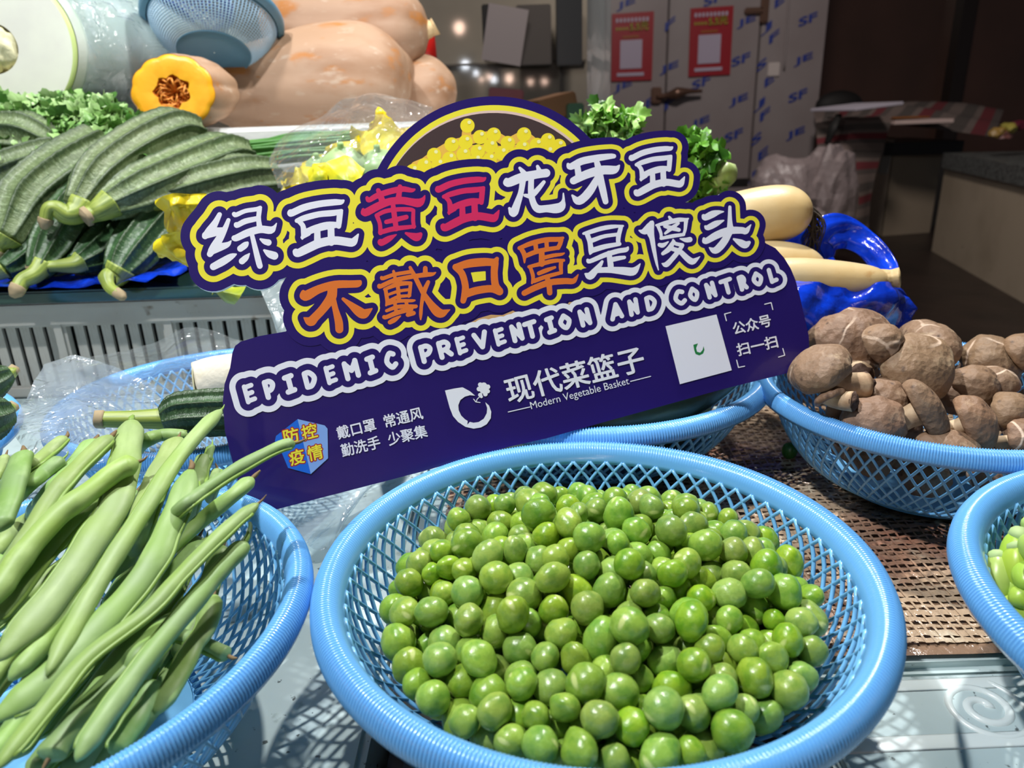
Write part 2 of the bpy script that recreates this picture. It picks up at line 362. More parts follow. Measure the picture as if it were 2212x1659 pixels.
# 龙 牙
glyph(G_white, 1060, 290, 4.608, [
 [(288, 338, 14), (330, 390, 28), (340, 420, 30)], [(155, 455, 20), (172, 485, 42), (300, 435, 46), (450, 402, 42), (550, 388, 42)], [(465, 322, 16), (490, 385, 30)], [(318, 470, 30), (300, 580, 28), (260, 700, 36), (225, 785, 40), (185, 740, 14)],
 [(402, 440, 28), (400, 580, 30), (425, 690, 32), (470, 745, 38), (550, 742, 36), (650, 740, 48), (700, 720, 42), (722, 660, 16), (722, 590, 7)], [(528, 478, 18), (460, 560, 26), (400, 615, 26), (340, 610, 16)]])
glyph(G_white, 1060, 290, 4.608, [
 [(768, 300, 14), (795, 325, 32), (900, 272, 36), (1050, 240, 34), (1180, 222, 28), (1225, 220, 22)], [(862, 330, 30), (872, 400, 32)], [(822, 465, 36), (950, 402, 42), (1100, 360, 44), (1210, 358, 42), (1250, 345, 28), (1278, 312, 8)],
 [(1045, 250, 24), (1068, 330, 32), (1090, 450, 36), (1120, 580, 34), (1142, 672, 28)], [(1065, 430, 30), (1000, 545, 40), (930, 630, 42), (865, 665, 38), (810, 610, 10)]])
# 不
glyph(G_orange, 620, 540, 5.821, [
 [(205, 530, 26), (232, 580, 62), (400, 495, 52), (600, 438, 50), (800, 430, 46), (890, 425, 44), (920, 400, 20)], [(572, 500, 60), (555, 600, 62), (450, 745, 54), (350, 850, 54), (295, 900, 58), (215, 855, 10)],
 [(575, 600, 36), (610, 750, 38), (650, 900, 50), (658, 998, 50)], [(705, 617, 20), (800, 690, 38), (900, 772, 60), (960, 805, 60), (1010, 780, 40), (1070, 738, 8)]])
# 戴
glyph(G_orange, 620, 540, 5.821, [
 [(1190, 350, 22), (1210, 358, 24), (1350, 310, 24), (1560, 275, 24)], [(1160, 452, 26), (1180, 458, 28), (1350, 382, 28), (1600, 332, 28), (1750, 312, 30), (1830, 305, 22), (1868, 285, 8)], [(1340, 270, 18), (1365, 385, 22)],
 [(1548, 222, 20), (1610, 340, 28), (1700, 520, 30), (1790, 660, 42), (1880, 770, 58), (1940, 800, 52), (2000, 775, 26), (2048, 752, 5)], [(1738, 230, 28), (1738, 310, 32)], [(1775, 405, 24), (1725, 520, 30), (1692, 680, 22), (1682, 800, 22), (1680, 875, 10)],
 [(1225, 497, 18), (1400, 430, 30), (1555, 418, 22)], [(1553, 430, 22), (1540, 560, 22), (1530, 590, 14)], [(1240, 510, 24), (1260, 640, 24), (1245, 700, 12)], [(1265, 565, 16), (1400, 520, 20), (1550, 498, 18)], [(1270, 650, 22), (1400, 590, 22), (1545, 575, 18)], [(1392, 440, 24), (1410, 640, 24)],
 [(1250, 690, 14), (1400, 645, 22), (1560, 640, 20), (1605, 635, 12)], [(1252, 765, 20), (1400, 715, 26), (1600, 712, 26), (1625, 705, 14)], [(1355, 660, 22), (1375, 800, 22)], [(1495, 640, 22), (1520, 760, 22)],
 [(1222, 845, 26), (1250, 845, 26), (1400, 785, 30), (1560, 745, 28)], [(1295, 910, 28), (1350, 880, 30), (1425, 832, 10)], [(1520, 815, 28), (1590, 795, 28)]])
# 口 罩
glyph(G_orange, 950, 480, 6.32, [
 [(215, 615, 44), (300, 700, 46), (345, 850, 46), (345, 960, 48), (318, 1075, 38)], [(220, 615, 44), (400, 565, 56), (600, 545, 56), (740, 545, 46), (780, 500, 26)], [(752, 560, 50), (742, 700, 48), (758, 860, 50), (818, 940, 46)], [(345, 985, 52), (500, 935, 52), (700, 910, 50), (815, 950, 50)],
 [(1085, 355, 26), (1250, 290, 34), (1450, 242, 34), (1620, 235, 32), (1680, 215, 18)], [(1655, 245, 32), (1640, 300, 30), (1615, 350, 30)], [(1165, 465, 30), (1300, 410, 32), (1450, 375, 30), (1615, 350, 28)], [(1110, 365, 30), (1150, 440, 32), (1155, 555, 10)], [(1305, 300, 30), (1315, 390, 30)], [(1455, 270, 28), (1460, 360, 28)],
 [(1390, 400, 38), (1390, 570, 40)], [(1400, 490, 28), (1550, 455, 26), (1660, 440, 20), (1700, 422, 8)], [(1215, 610, 22), (1400, 565, 30), (1550, 530, 28), (1690, 522, 20)], [(1235, 620, 24), (1272, 740, 26), (1258, 835, 14)], [(1655, 540, 28), (1650, 620, 28), (1660, 695, 20)],
 [(1352, 700, 28), (1450, 660, 30), (1570, 618, 18)], [(1285, 805, 30), (1450, 745, 28), (1655, 690, 24)], [(1465, 750, 32), (1480, 850, 38)], [(1152, 970, 38), (1300, 895, 42), (1500, 825, 42), (1700, 805, 42), (1810, 808, 38), (1850, 775, 26), (1888, 715, 6)], [(1490, 850, 38), (1500, 965, 36)]])
# 是 傻 头
glyph(G_white, 1240, 420, 5.267, [
 [(105, 447, 14), (160, 435, 24), (300, 392, 26), (420, 370, 24), (555, 360, 12)], [(150, 460, 28), (178, 540, 28), (190, 640, 28), (180, 680, 10)], [(530, 380, 24), (505, 470, 26), (500, 540, 24), (510, 575, 12)], [(205, 525, 26), (340, 478, 22), (505, 455, 20)], [(200, 640, 30), (350, 595, 28), (515, 565, 22)],
 [(155, 750, 18), (180, 762, 24), (350, 690, 28), (500, 645, 28), (590, 630, 26), (612, 602, 10)], [(395, 670, 28), (415, 810, 34)], [(420, 745, 28), (500, 728, 26), (570, 718, 20)], [(318, 765, 16), (290, 810, 26), (240, 870, 36), (180, 930, 42), (125, 905, 10)], [(240, 865, 30), (400, 860, 34), (550, 870, 44), (660, 880, 46), (710, 845, 28), (750, 790, 6)],
 [(890, 312, 14), (860, 360, 38), (820, 410, 42), (780, 425, 26), (738, 412, 8)], [(880, 330, 30), (868, 430, 40), (885, 500, 30), (905, 620, 24), (935, 770, 16), (958, 862, 6)],
 [(1080, 258, 14), (1110, 300, 24)], [(932, 352, 12), (1050, 325, 26), (1180, 292, 26), (1270, 288, 18), (1298, 275, 8)], [(955, 365, 20), (985, 440, 18), (990, 500, 16)], [(1272, 300, 24), (1262, 400, 18), (1245, 455, 16)], [(988, 502, 18), (1120, 475, 22), (1245, 458, 18)], [(1030, 365, 18), (1110, 385, 26), (1190, 405, 22)], [(1185, 330, 16), (1110, 385, 24), (1035, 445, 14)],
 [(970, 575, 22), (1010, 580, 26), (1070, 540, 7)], [(1205, 505, 8), (1270, 520, 26), (1315, 515, 30)], [(1125, 520, 12), (1150, 560, 20), (1230, 578, 22)], [(1130, 540, 22), (1080, 620, 30), (1008, 675, 20)], [(1228, 590, 20), (1160, 680, 28), (1100, 750, 28), (1045, 800, 30), (998, 788, 6)], [(1100, 615, 24), (1200, 650, 28), (1280, 725, 34), (1340, 765, 36), (1390, 740, 20), (1430, 708, 4)],
 [(1470, 245, 20), (1490, 265, 34), (1570, 228, 40), (1640, 205, 24), (1700, 198, 6)], [(1490, 365, 12), (1520, 380, 30), (1610, 335, 34), (1700, 298, 8)], [(1770, 145, 18), (1770, 300, 26), (1775, 400, 40)], [(1475, 505, 16), (1495, 535, 32), (1620, 465, 42), (1760, 415, 42), (1900, 410, 38), (1950, 420, 34), (1985, 380, 18), (2010, 345, 5)],
 [(1765, 430, 38), (1710, 530, 42), (1640, 615, 42), (1590, 640, 34), (1538, 608, 8)], [(1815, 510, 12), (1890, 550, 38), (1945, 575, 40), (1990, 548, 18)]])
ALL = np.minimum(np.minimum(G_white, G_red), G_orange)/SCL
# slogan letters: strokes in a unit cell (x right, y up), r as a fraction of cap height
LT = {'E': [[(.14, .05), (.14, .95)], [(.14, .9), (.85, .9)], [(.14, .5), (.75, .5)], [(.14, .1), (.85, .1)]], 'P': [[(.16, .05), (.16, .92)], [(.16, .9), (.6, .9), (.86, .68), (.6, .42), (.16, .42)]],
 'I': [[(.5, .1), (.5, .9)], [(.15, .92), (.85, .92)], [(.15, .08), (.85, .08)]], 'D': [[(.16, .1), (.16, .9)], [(.16, .9), (.55, .88), (.88, .5), (.55, .12), (.16, .1)]], 'M': [[(.1, .05), (.1, .95)], [(.1, .92), (.5, .45), (.9, .92)], [(.9, .95), (.9, .05)]],
 'C': [[(.85, .82), (.5, .92), (.14, .5), (.5, .08), (.88, .2)]], 'R': [[(.14, .05), (.14, .92)], [(.14, .9), (.6, .9), (.82, .68), (.6, .45), (.14, .45)], [(.5, .45), (.88, .07)]], 'V': [[(.08, .95), (.5, .1), (.92, .95)]], 'N': [[(.12, .05), (.12, .95)], [(.12, .92), (.88, .08)], [(.88, .05), (.88, .95)]],
 'T': [[(.5, .05), (.5, .9)], [(.08, .92), (.92, .92)]], 'O': [[(.5, .9), (.14, .5), (.5, .1), (.86, .5), (.5, .9)]], 'A': [[(.08, .05), (.5, .95)], [(.5, .95), (.92, .05)], [(.3, .3), (.72, .3)]], 'L': [[(.16, .95), (.16, .08)], [(.16, .1), (.86, .1)]]}
E_ = field()
def word(txt, xs, A, B, upA, upB):
    for ch, (xa, xb) in zip(txt, xs):
        yb = lambda x: A[1]+(B[1]-A[1])*(x-A[0])/(B[0]-A[0]); t = (xa-A[0])/(B[0]-A[0]); up = np.array(upA)*(1-t)+np.array(upB)*t; h = np.hypot(*up); r = h*.15
        P = lambda q: (xa+r+(xb-xa-2*r)*q[0]+up[0]*q[1], yb(xa+(xb-xa)*q[0])-r*.2+(up[1])*q[1]*.96, r*(1.0 if ch != 'E' else .86))
        for st in LT[ch]:
            if ch in 'VNMAT' or len(st) == 2:
                for a, b in zip(st[:-1], st[1:]): stroke(E_, [P(a), P(b)], 40)
            else: stroke(E_, [P(q) for q in st], 40)
zx = lambda L: [(480+a/5.027, 480+b/5.027) for a, b in L]
word('EPIDEMIC', zx([(243, 405), (458, 625), (678, 835), (885, 1068), (1125, 1282), (1325, 1525), (1570, 1712), (1765, 1935)]), (528.7, 872.5), (862, 794), (-10, -38), (-8.5, -36))
word('PREVENTION', [(907, 944), (946, 984), (986, 1016), (1024, 1062), (1069, 1099), (1105, 1136), (1133, 1168), (1180, 1206), (1206, 1242), (1252, 1282)], (907, 785), (1279, 700), (-9, -36), (-8, -33))
word('AND', [(1316, 1350), (1357, 1384), (1393, 1424)], (1316, 693), (1420, 668), (-4, -33), (-7, -31))
word('CONTROL', [(1455, 1488), (1487, 1517), (1526, 1552), (1557, 1590), (1596, 1619), (1624, 1655), (1661, 1684)], (1455, 663), (1684, 607.5), (-8.3, -31), (-8.3, -30))
EN = E_/SCL
# board outline
BLK = [(520, 738), (560, 726), (617, 716), (800, 600), (1500, 500), (1640, 515), (1655, 526), (1675, 536), (1694, 557), (1708, 580), (1718, 604), (1727, 637), (1738, 685), (1747, 725), (1748, 750), (1745, 768), (1735, 788), (1718, 800), (1693, 808), (1560, 841), (1290, 916), (1180, 947), (1100, 965), (907, 1020), (606, 1098), (560, 1110), (540, 1104), (526, 1080), (505, 1008), (486, 932), (481, 869), (485, 830), (497, 795), (502, 762), (508, 747)]
disc = np.hypot(gx-1067.7, gy-489.3)-281.2; disc = np.where(gy > 500, FAR, disc)
blk = polyfield(BLK)
blkm = np.where(gx > 1400, blk, np.maximum(blk, 0)*1.0+np.minimum(blk, 0))
board_f = np.minimum(np.minimum(ALL-46, blk), disc)
m_indigo = M('print_indigo', (36, 20, 100), .32, coat=.25); m_pvc = M('white_board_core', (238, 240, 244), .5)
m_yel = M('print_yellow', (240, 228, 62), .34, coat=.2); m_wht = M('print_white', (236, 236, 246), .34, coat=.2); m_red = M('print_crimson', (214, 44, 96), .34, coat=.2); m_org = M('print_orange', (226, 118, 48), .34, coat=.2)
m_pink = M('print_pink', (226, 196, 184), .35); m_brn = M('print_brown', (70, 54, 54), .35); m_bead = M('print_bead', (246, 226, 50), .35); m_bead2 = M('print_amber', (240, 190, 80), .35); m_hl = M('print_cream', (248, 244, 170), .35); m_tan = M('print_tan', (208, 164, 110), .35)
m_blu = M('print_blue', (20, 104, 214), .35); m_blu2 = M('print_pale_blue', (130, 170, 232), .35); m_rim = M('print_dark_red', (168, 34, 48), .35); m_lgn = M('print_green', (40, 130, 70), .35)
sign = thing('shop_sign', 'cut-out indigo sign with big white, red and orange Chinese characters leaning above the pea basket', 'sign', loc=sp(1100, 950))
LY = 2.5e-5; nL = 1
bl = contours(board_f, .25, 200); bl = [max(bl, key=len)]
TK = .0035; P = bl[0]; n = len(P)
fr = np.array([sp(q[0], q[1]) for q in P]); bk = fr-SN*TK
tri = tessellate_polygon([[Vector((q[0], q[1], 0)) for q in P]])
Fb = []; mi = []
for t in tri:
    a, b, c = fr[list(t)]; up = np.cross(b-a, c-a)@SN > 0; t = tuple(t); Fb.append(t if up else t[::-1]); mi.append(0); Fb.append(tuple(i+n for i in (t[::-1] if up else t))); mi.append(1)
for i in range(n): j = (i+1) % n; Fb.append((i, j, j+n, i+n)); mi.append(1)
obj('board', np.vstack([fr, bk]), Fb, None, sign, smooth=False, mats=[m_indigo, m_pvc], midx=mi)
def lay(name, Fd, mat, label=None, **k):
    global nL; nL += 1; return flat(name, contours(Fd, **k), nL*LY, mat, sign, label)
lay('dish_outline', disc+19, m_yel, 'yellow arc of the printed dish'); lay('dish_rim', disc+30.5, m_pink, 'pink arc of the printed dish')
ell = np.hypot((gx-1066)/250.0, (gy-492)/248.0)*249-249; lay('dish_inside', np.where(gy > 500, FAR, ell), m_brn, 'dark brown inside of the printed dish')
BD = [(1016, 405), (1137, 515), (1268, 492), (1557, 490), (1785, 545), (865, 586), (998, 562), (698, 686), (845, 722), (980, 680), (1115, 652), (1237, 602), (1402, 572), (1545, 615), (1680, 590), (1890, 600), (605, 785), (1345, 670), (1230, 730), (495, 840), (740, 780), (1100, 740), (1790, 660), (1480, 680), (900, 800)]
amb = field()
for a, b in ((19, 7), (7, 5), (5, 1), (1, 2), (2, 12), (12, 3), (3, 14), (14, 4), (9, 10), (10, 11), (11, 17), (8, 9), (13, 14), (17, 13), (20, 8), (21, 10), (0, 6)):
    q = [(780+BD[i % 25][0]/4.424, 180+BD[i % 25][1]/4.424, 10) for i in (a, b)]; stroke(amb, q, 20)
stroke(amb, [(900, 362, 14), (985, 338, 22), (1060, 335, 20), (1130, 330, 14), (1190, 322, 8)], 30)
lay('bean_heap', amb, m_bead2, 'amber ground between the printed beans')
bd = field(); hl = field()
for x, y in BD: stroke(bd, [(780+x/4.424, 180+y/4.424, 15.2), (780+x/4.424+.1, 180+y/4.424, 15.2)], 20); stroke(hl, [(784+x/4.424, 173+y/4.424, 4), (784.1+x/4.424, 173+y/4.424, 4)], 20)
for i, (x, y) in enumerate(sorted(BD, key=lambda q: q[1])):
    c = np.array([780+x/4.424, 180+y/4.424]); a = np.linspace(0, 2*math.pi, 28, endpoint=False)
    nL += 1 if i in (0, 9, 16) else 0
    if np.hypot(c[0]-1066, c[1]-492) < 240: flat('printed_bean', [np.c_[c[0]+15.5*np.cos(a), c[1]+15.5*np.sin(a)]], (nL+i*.02)*LY, m_bead, sign)
lay('bean_highlights', hl, m_hl, 'pale dots on the printed beans', minlen=4)
lay('character_ground', np.maximum(ALL-46, 0*gx-1), m_indigo)
nL += 1; flat('dish_foot', [np.array([(1033, 688), (1060, 680), (1085, 681), (1108, 671), (1124, 680), (1074, 692), (1028, 700), (1005, 703)], float), np.array([(1226, 657), (1229, 653), (1240, 652), (1236, 658)], float)], nL*LY, m_tan, sign, 'tan foot of the printed dish')
lay('character_outline', ALL-26, m_yel, 'yellow outline around the big characters'); lay('character_inset', ALL-13, m_indigo)
nL += 1
for f_, base in CH:
    mm, lb = (m_wht, 'white printed character') if base is G_white else (m_red, 'crimson printed character') if base is G_red else (m_org, 'orange printed character')
    flat('printed_character', contours(f_, .12), nL*LY, mm, sign, lb)
lay('slogan_outline', EN-27.5, m_wht, 'white outline around the English slogan'); lay('slogan_inset', EN-14, m_indigo); lay('slogan_letters', E_, m_wht, 'white letters EPIDEMIC PREVENTION AND CONTROL', tol=.1)
nL += 1
def text_on(txt, A, B, up, off, mat, name, h=None, label=None, fit=True, outline=None, conv=sp, dh=1.5e-6):
    cu = bpy.data.curves.new('t', 'FONT'); cu.body = txt; cu.resolution_u = 3
    o = bpy.data.objects.new('t', cu); COL.objects.link(o); bpy.context.view_layer.update()
    me = bpy.data.meshes.new_from_object(o.evaluated_get(bpy.context.evaluated_depsgraph_get())); V = np.array([v.co for v in me.vertices]); Fc = [list(p.vertices) for p in me.polygons]
    bpy.data.objects.remove(o); bpy.data.curves.remove(cu); bpy.data.meshes.remove(me)
    x0, x1 = V[:, 0].min(), V[:, 0].max(); y0, y1 = V[:, 1].min(), V[:, 1].max()
    if not fit: y0, y1 = 0.0, .73
    if outline: x0, x1, y0, y1 = outline
    A = np.array(A, float); B = np.array(B, float); up = np.array(up, float)
    if off:                                     # bolder: copies shifted round a small circle
        n0 = len(V); V0 = V; F0 = Fc; V = []; Fc = []; dl = []
        for k in range(12): V.append(V0+np.array([math.cos(k*math.pi/6)*off, math.sin(k*math.pi/6)*off, 0])); dl.append(np.full(n0, k*dh)); Fc += [[i+k*n0 for i in f] for f in F0]
        V.append(V0); Fc += [[i+12*n0 for i in f] for f in F0]; V = np.vstack(V); dl = np.concatenate(dl+[np.full(n0, 12*dh)])
    else: dl = np.zeros(len(V))
    P2 = A+(V[:, :1]-x0)/(x1-x0)*(B-A)+(V[:, 1:2]-y0)/(y1-y0)*up
    W3 = np.array([conv(q[0], q[1], (h if h else nL)*LY+e) for q, e in zip(P2, dl)]); a, b, c = W3[Fc[0][:3]]
    if np.cross(b-a, c-a)@(SN if conv is sp else np.array([0, -1, 0])) < 0: Fc = [f[::-1] for f in Fc]
    ob = obj(name, W3, Fc, mat, sign if conv is sp else None, smooth=False)
    if label: ob['label'] = label
    return ob, (x0, x1, y0, y1)
text_on('戴口罩  常通风', (731.6, 949.7), (915, 905), (-6.5, -27), .018, m_wht, 'hygiene_text', label='small white characters 戴口罩 常通风')
text_on('勤洗手  少聚集', (741, 987.7), (924.6, 943.4), (-6.5, -27), .018, m_wht, 'hygiene_text')
text_on('现代菜篮子', (1101.5, 873), (1396, 800), (-15, -54), .018, m_wht, 'market_name', label='white characters 现代菜篮子')
text_on('Modern Vegetable Basket', (1147.5, 884), (1359.5, 829.5), (-4, -16), 0.0, m_wht, 'market_name_english', fit=False)
text_on('公众号', (1586, 724), (1666.5, 704), (-6, -26), .022, m_wht, 'scan_text'); text_on('扫一扫', (1594.5, 769.5), (1680.7, 750), (-6, -26), .022, m_wht, 'scan_text')
def sline(name, pts, r, mat=None):
    f = field()
    for a, b in zip(pts[:-1], pts[1:]): stroke(f, [(*a, r), (*b, r)], 12)
    return flat(name, contours(f, .1, 4), nL*LY, mat or m_wht, sign)
sline('rule', [(1097.5, 890), (1145, 879)], 1); sline('rule', [(1361.5, 824), (1405, 813)], 1)
for q in ([(1578, 693), (1564, 678), (1568, 692)], [(1651, 657.5), (1665, 654), (1668.6, 669)], [(1590.5, 778), (1594.5, 794), (1608, 791)], [(1690.2, 753), (1694.3, 767.5), (1681, 771.5)]):
    if q[0] == (1578, 693): q = [(1578, 675), (1564.5, 678.5), (1568.5, 693)]
    sline('corner_bracket', q, 1.1)
nL += 1
flat('code_panel', [np.array([(1437, 705), (1547, 679.5), (1580, 800), (1468, 830)], float)], nL*LY, m_wht, sign, 'blank white square panel with a small green drop')
flat('panel_logo', [np.array([(1497, 745), (1507, 742), (1503, 752), (1505, 760), (1512, 762), (1517, 756), (1519, 748), (1521, 756), (1518, 764), (1510, 768), (1502, 765), (1499, 757)], float)], (nL+1)*LY, m_lgn, sign)
L3 = lambda pts: np.array([(480+a/3.16, 600+b/3.16) for a, b in pts], float)
flat('drop_logo', [L3([(1520, 770), (1580, 757), (1640, 748), (1690, 775), (1725, 805), (1690, 802), (1655, 812), (1625, 835), (1611, 870), (1614, 905), (1630, 940), (1655, 965), (1675, 978), (1672, 1003), (1690, 984), (1715, 990), (1750, 985), (1785, 962), (1805, 925), (1808, 890), (1795, 850), (1820, 872), (1836, 915), (1832, 960), (1805, 1000), (1765, 1022), (1715, 1030), (1660, 1018), (1610, 985), (1575, 945), (1553, 890)])], nL*LY, m_wht, sign, 'white drop-shaped emblem with a curled leaf')
lf = field()
for x, y, r in ((1785, 735, 20), (1812, 745, 16), (1812, 775, 14), (1795, 795, 15), (1760, 800, 14), (1752, 760, 16), (1760, 730, 15), (1782, 765, 26), (1768, 812, 10)): stroke(lf, [(480+x/3.16, 600+y/3.16, r/3.16), (480.2+x/3.16, 600+y/3.16, r/3.16)], 15)
flat('logo_leaf', contours(lf, .1, 4), nL*LY, m_wht, sign)
sline('logo_stem', [(480+1758/3.16, 600+812/3.16), (480+1740/3.16, 600+828/3.16), (480+1732/3.16, 600+848/3.16)], .9); sline('logo_stem', [(480+1715/3.16, 600+828/3.16), (480+1730/3.16, 600+848/3.16), (480+1760/3.16, 600+852/3.16)], .9)
flat('shield_left', [L3([(515, 965), (605, 1340), (450, 1298), (388, 1150), (360, 1115), (368, 1080)])], nL*LY, m_blu, sign, 'bright blue left half of the shield badge'); flat('shield_right', [L3([(515, 965), (700, 1008), (719, 1030), (723, 1232), (605, 1340)])], nL*LY, m_blu2, sign, 'pale blue right half of the shield badge')
for ch, x, y in (('防', 432, 1140), ('控', 556, 1112), ('疫', 470, 1285), ('情', 595, 1255)):
    A = (480+x/3.16, 600+y/3.16); B = (A[0]+31, A[1]-8)
    o_, bb = text_on(ch, A, B, (-6, -31), .02, m_yel, 'badge_character', h=nL+3)
    text_on(ch, A, B, (-6, -31), .085, m_rim, 'badge_outline', h=nL+1, outline=bb)
# ------------------------------------------------------------------ setting: counter, floor, walls
m_marble = M('marble', (190, 206, 206), .22, var=[(7, (160, 180, 182), .42, .68), (45, (110, 124, 122), .62, .72), (160, (90, 98, 96), .66, .7)], bump=[('noise', 40, .15, .001)], spots=[(150, (60, 64, 62), .0, .07)])
m_black = M('black_plastic', (12, 13, 14), .25); m_dark = M('dark_void', (14, 12, 11), .7)
def struct(o): o['kind'] = 'structure'; return o
m_cbody = M('counter_body', (70, 74, 72), .6)
struct(rbox('counter', (-.95, .02, -.06), (-.072, 1.9, 0), m_marble, bev=.004))
struct(rbox('counter', (-.07, .30, -.06), (.62, .66, 0), m_marble, bev=.004))
struct(rbox('counter', (-.07, .66, -.06), (.12, 1.9, 0), m_marble, bev=.004))
struct(rbox('counter', (.135, -.05, -.06), (.62, .298, 0), m_marble, bev=.004))
struct(rbox('counter_base', (-.93, .08, -.65), (.58, .64, -.062), m_cbody)); struct(rbox('counter_base', (-.93, .65, -.65), (.10, 1.88, -.062), m_cbody))
mt = M('marble_moulding', (214, 224, 222), .3, bump=[('noise', 30, .2, .001)])
mould = thing('marble_moulding', 'pale carved marble border with a spiral scroll at the right front of the counter', 'carving', loc=at(2000, 1560, z=0))
def ledge(v0, v1, h, nm):
    a = at(1500, v0+14, z=0); b = at(2260, v1, z=0); y0 = (a[1]+b[1])/2
    V, Fc, U = sweep([(.14, y0, 0), (.38, y0+.002, 0), (.62, y0, 0)], [h]*2, 20, 8, cross=lambda p, t: (.14*np.ones_like(p), np.ones_like(p)), up=(0, 0, 1)); return obj(nm, V, Fc, mt, mould)
ledge(1484, 1474, .004, 'ledge'); ledge(1606, 1600, .0045, 'ledge')
c0 = at(2125, 1530, z=0); ts = np.linspace(0, 4.3*math.pi, 60)
V, Fc, U = sweep([c0+np.array([(.003+.0013*t)*math.cos(t), (.003+.0013*t)*math.sin(t), -.0010]) for t in ts], [.0026, .0024, .002], 90, 8); obj('scroll', V, Fc, mt, mould)
filler = rbox('black_gap_filler', (-.068, .10, -.055), (.133, .30, -.02), m_black, bev=.01); tag(filler, 'black filler standing for the dark gap of the counter under the pea basket', 'filler')  # black box put in to stand for the dark void between slabs
m_floor = M('floor', (44, 34, 30), .4, var=[(3, (30, 24, 22), .4, .7)], bump=[('noise', 12, .3, .01)])
struct(rbox('floor', (-6, -1, -.72), (7, 9, -.65), m_floor, bev=0))
m_wall = M('wall_tile', (150, 142, 128), .05, var=[(1.2, (120, 114, 104), .4, .7)])
struct(rbox('wall_back', (-3.2, 3.2, -.65), (at(1268, 100, y=3.2)[0], 3.32, 2.2), m_wall, bev=0))
for u, w in ((1212, .006),): p = at(u, 150, y=3.195); struct(rbox('trim_1', (p[0]-w, 3.185, -.65), (p[0]+w, 3.2, 2.2), M('tile_joint', (90, 84, 76), .5), bev=0))
p = at(700, 150, y=3.19); struct(rbox('trim_2', (-3.2, 3.19, p[2]-.004), (at(1265, 100, y=3.2)[0], 3.199, p[2]+.004), bpy.data.materials['tile_joint'], bev=0))
m_brown = M('wall_brown', (96, 68, 58), .35, var=[(1, (76, 56, 48), .3, .7)])
struct(rbox('wall_right', (2.2, 8.2, -.65), (7, 8.4, 3.5), m_brown, bev=0)); struct(rbox('ceiling', (-6, -1, 3.6), (7, 9, 3.7), M('ceiling_dark', (30, 28, 27), .8), bev=0))
struct(rbox('trim_3', (at(2062, 100, y=8.1)[0], 8.05, -.65), (at(2090, 100, y=8.1)[0], 8.2, 3.5), M('door_post', (44, 34, 30), .2), bev=0))
# lamps of the hall behind the camera, seen mirrored in the glossy wall
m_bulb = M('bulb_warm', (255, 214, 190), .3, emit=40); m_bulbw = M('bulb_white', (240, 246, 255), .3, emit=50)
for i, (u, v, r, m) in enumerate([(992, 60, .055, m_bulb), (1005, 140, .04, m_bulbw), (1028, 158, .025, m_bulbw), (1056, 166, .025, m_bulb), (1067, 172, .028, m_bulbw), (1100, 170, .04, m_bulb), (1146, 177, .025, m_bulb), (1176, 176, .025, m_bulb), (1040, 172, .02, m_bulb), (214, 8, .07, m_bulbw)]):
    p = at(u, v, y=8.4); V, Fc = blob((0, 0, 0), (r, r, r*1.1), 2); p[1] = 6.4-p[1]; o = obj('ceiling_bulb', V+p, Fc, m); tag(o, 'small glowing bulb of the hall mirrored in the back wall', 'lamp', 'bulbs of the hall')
# plastic strip curtain
m_strip = film_mat('strip_curtain_film', (190, 195, 196), .10, .45, .2, 4, .3, .01)
cur = thing('strip_curtain', 'hanging clear plastic strip curtain beside the cold room', 'curtain', loc=at(1290, 220, y=3.4))
for i in range(4):
    a = at(1246+i*14, 0, y=3.25+.03*(i % 2)); x = a[0]; V, Fc, U = grid([[(x, a[1], 1.4), (x+.01, a[1]+.01, .3), (x, a[1], -.5)], [(x+.055, a[1]+.015, 1.4), (x+.06, a[1], .3), (x+.055, a[1]+.01, -.5)]], 5, 12); obj('strip', V, Fc, m_strip, cur)
# ------------------------------------------------------------------ cold room
YC = 6.2
m_cold = M('cold_room_panel', (140, 130, 130), .42, var=[(1.5, (150, 142, 142), .4, .7)]); m_seam = M('panel_seam', (70, 60, 60), .6); m_logo = M('panel_print_blue', (36, 56, 138), .5)
cold = thing('cold_room', 'grey walk-in cold room clad in panels printed with blue letters', 'cold room', loc=(1.5, YC, -.6))
ux = lambda u, v=150: at(u, v, y=YC)[0]
xs = [ux(1303), ux(1440), ux(1636), ux(1778)]
for a, b in zip(xs[:-1], xs[1:]): rbox('panel', (a+.008, YC, -.30), (b-.008, YC+.08, 3.3), m_cold, cold, bev=.006)
rbox('side_wall', (xs[0], YC+.03, -.65), (xs[-1]-.01, YC+1.6, 3.3), m_seam, cold, bev=0)
rbox('skirt', (xs[0], YC-.01, -.65), (xs[-1]-.02, YC+.02, -.33), m_cold, cold)
rbox('threshold', (ux(1560), YC-.03, -.345), (ux(1632), YC+.01, -.29), m_dark, cold)
m_handle = M('aged_brass', (120, 92, 78), .35, metal=.6)
hd = at(1452, 205, y=YC-.04); V, Fc, U = sweep([hd+np.array([-.12, 0, -.012]), hd+np.array([-.02, -.03, 0]), hd+np.array([.08, -.05, .02]), hd+np.array([.22, -.04, .02])], [.018, .022, .045, .02, .012], 20, 10)
dh = obj('door_handle', V, Fc, m_handle, cold); rbox('handle_plate', hd+np.array([-.16, .0, -.06]), hd+np.array([-.08, .05, .06]), m_handle, cold, bev=.01)
hg = at(1645, 18, y=YC-.04); rbox('hinge', hg+np.array([-.12, 0, -.035]), hg+np.array([.02, .04, .01]), m_handle, cold, bev=.01); rbox('hinge_plate', hg+np.array([.0, 0, -.10]), hg+np.array([.06, .04, .08]), m_handle, cold, bev=.01)
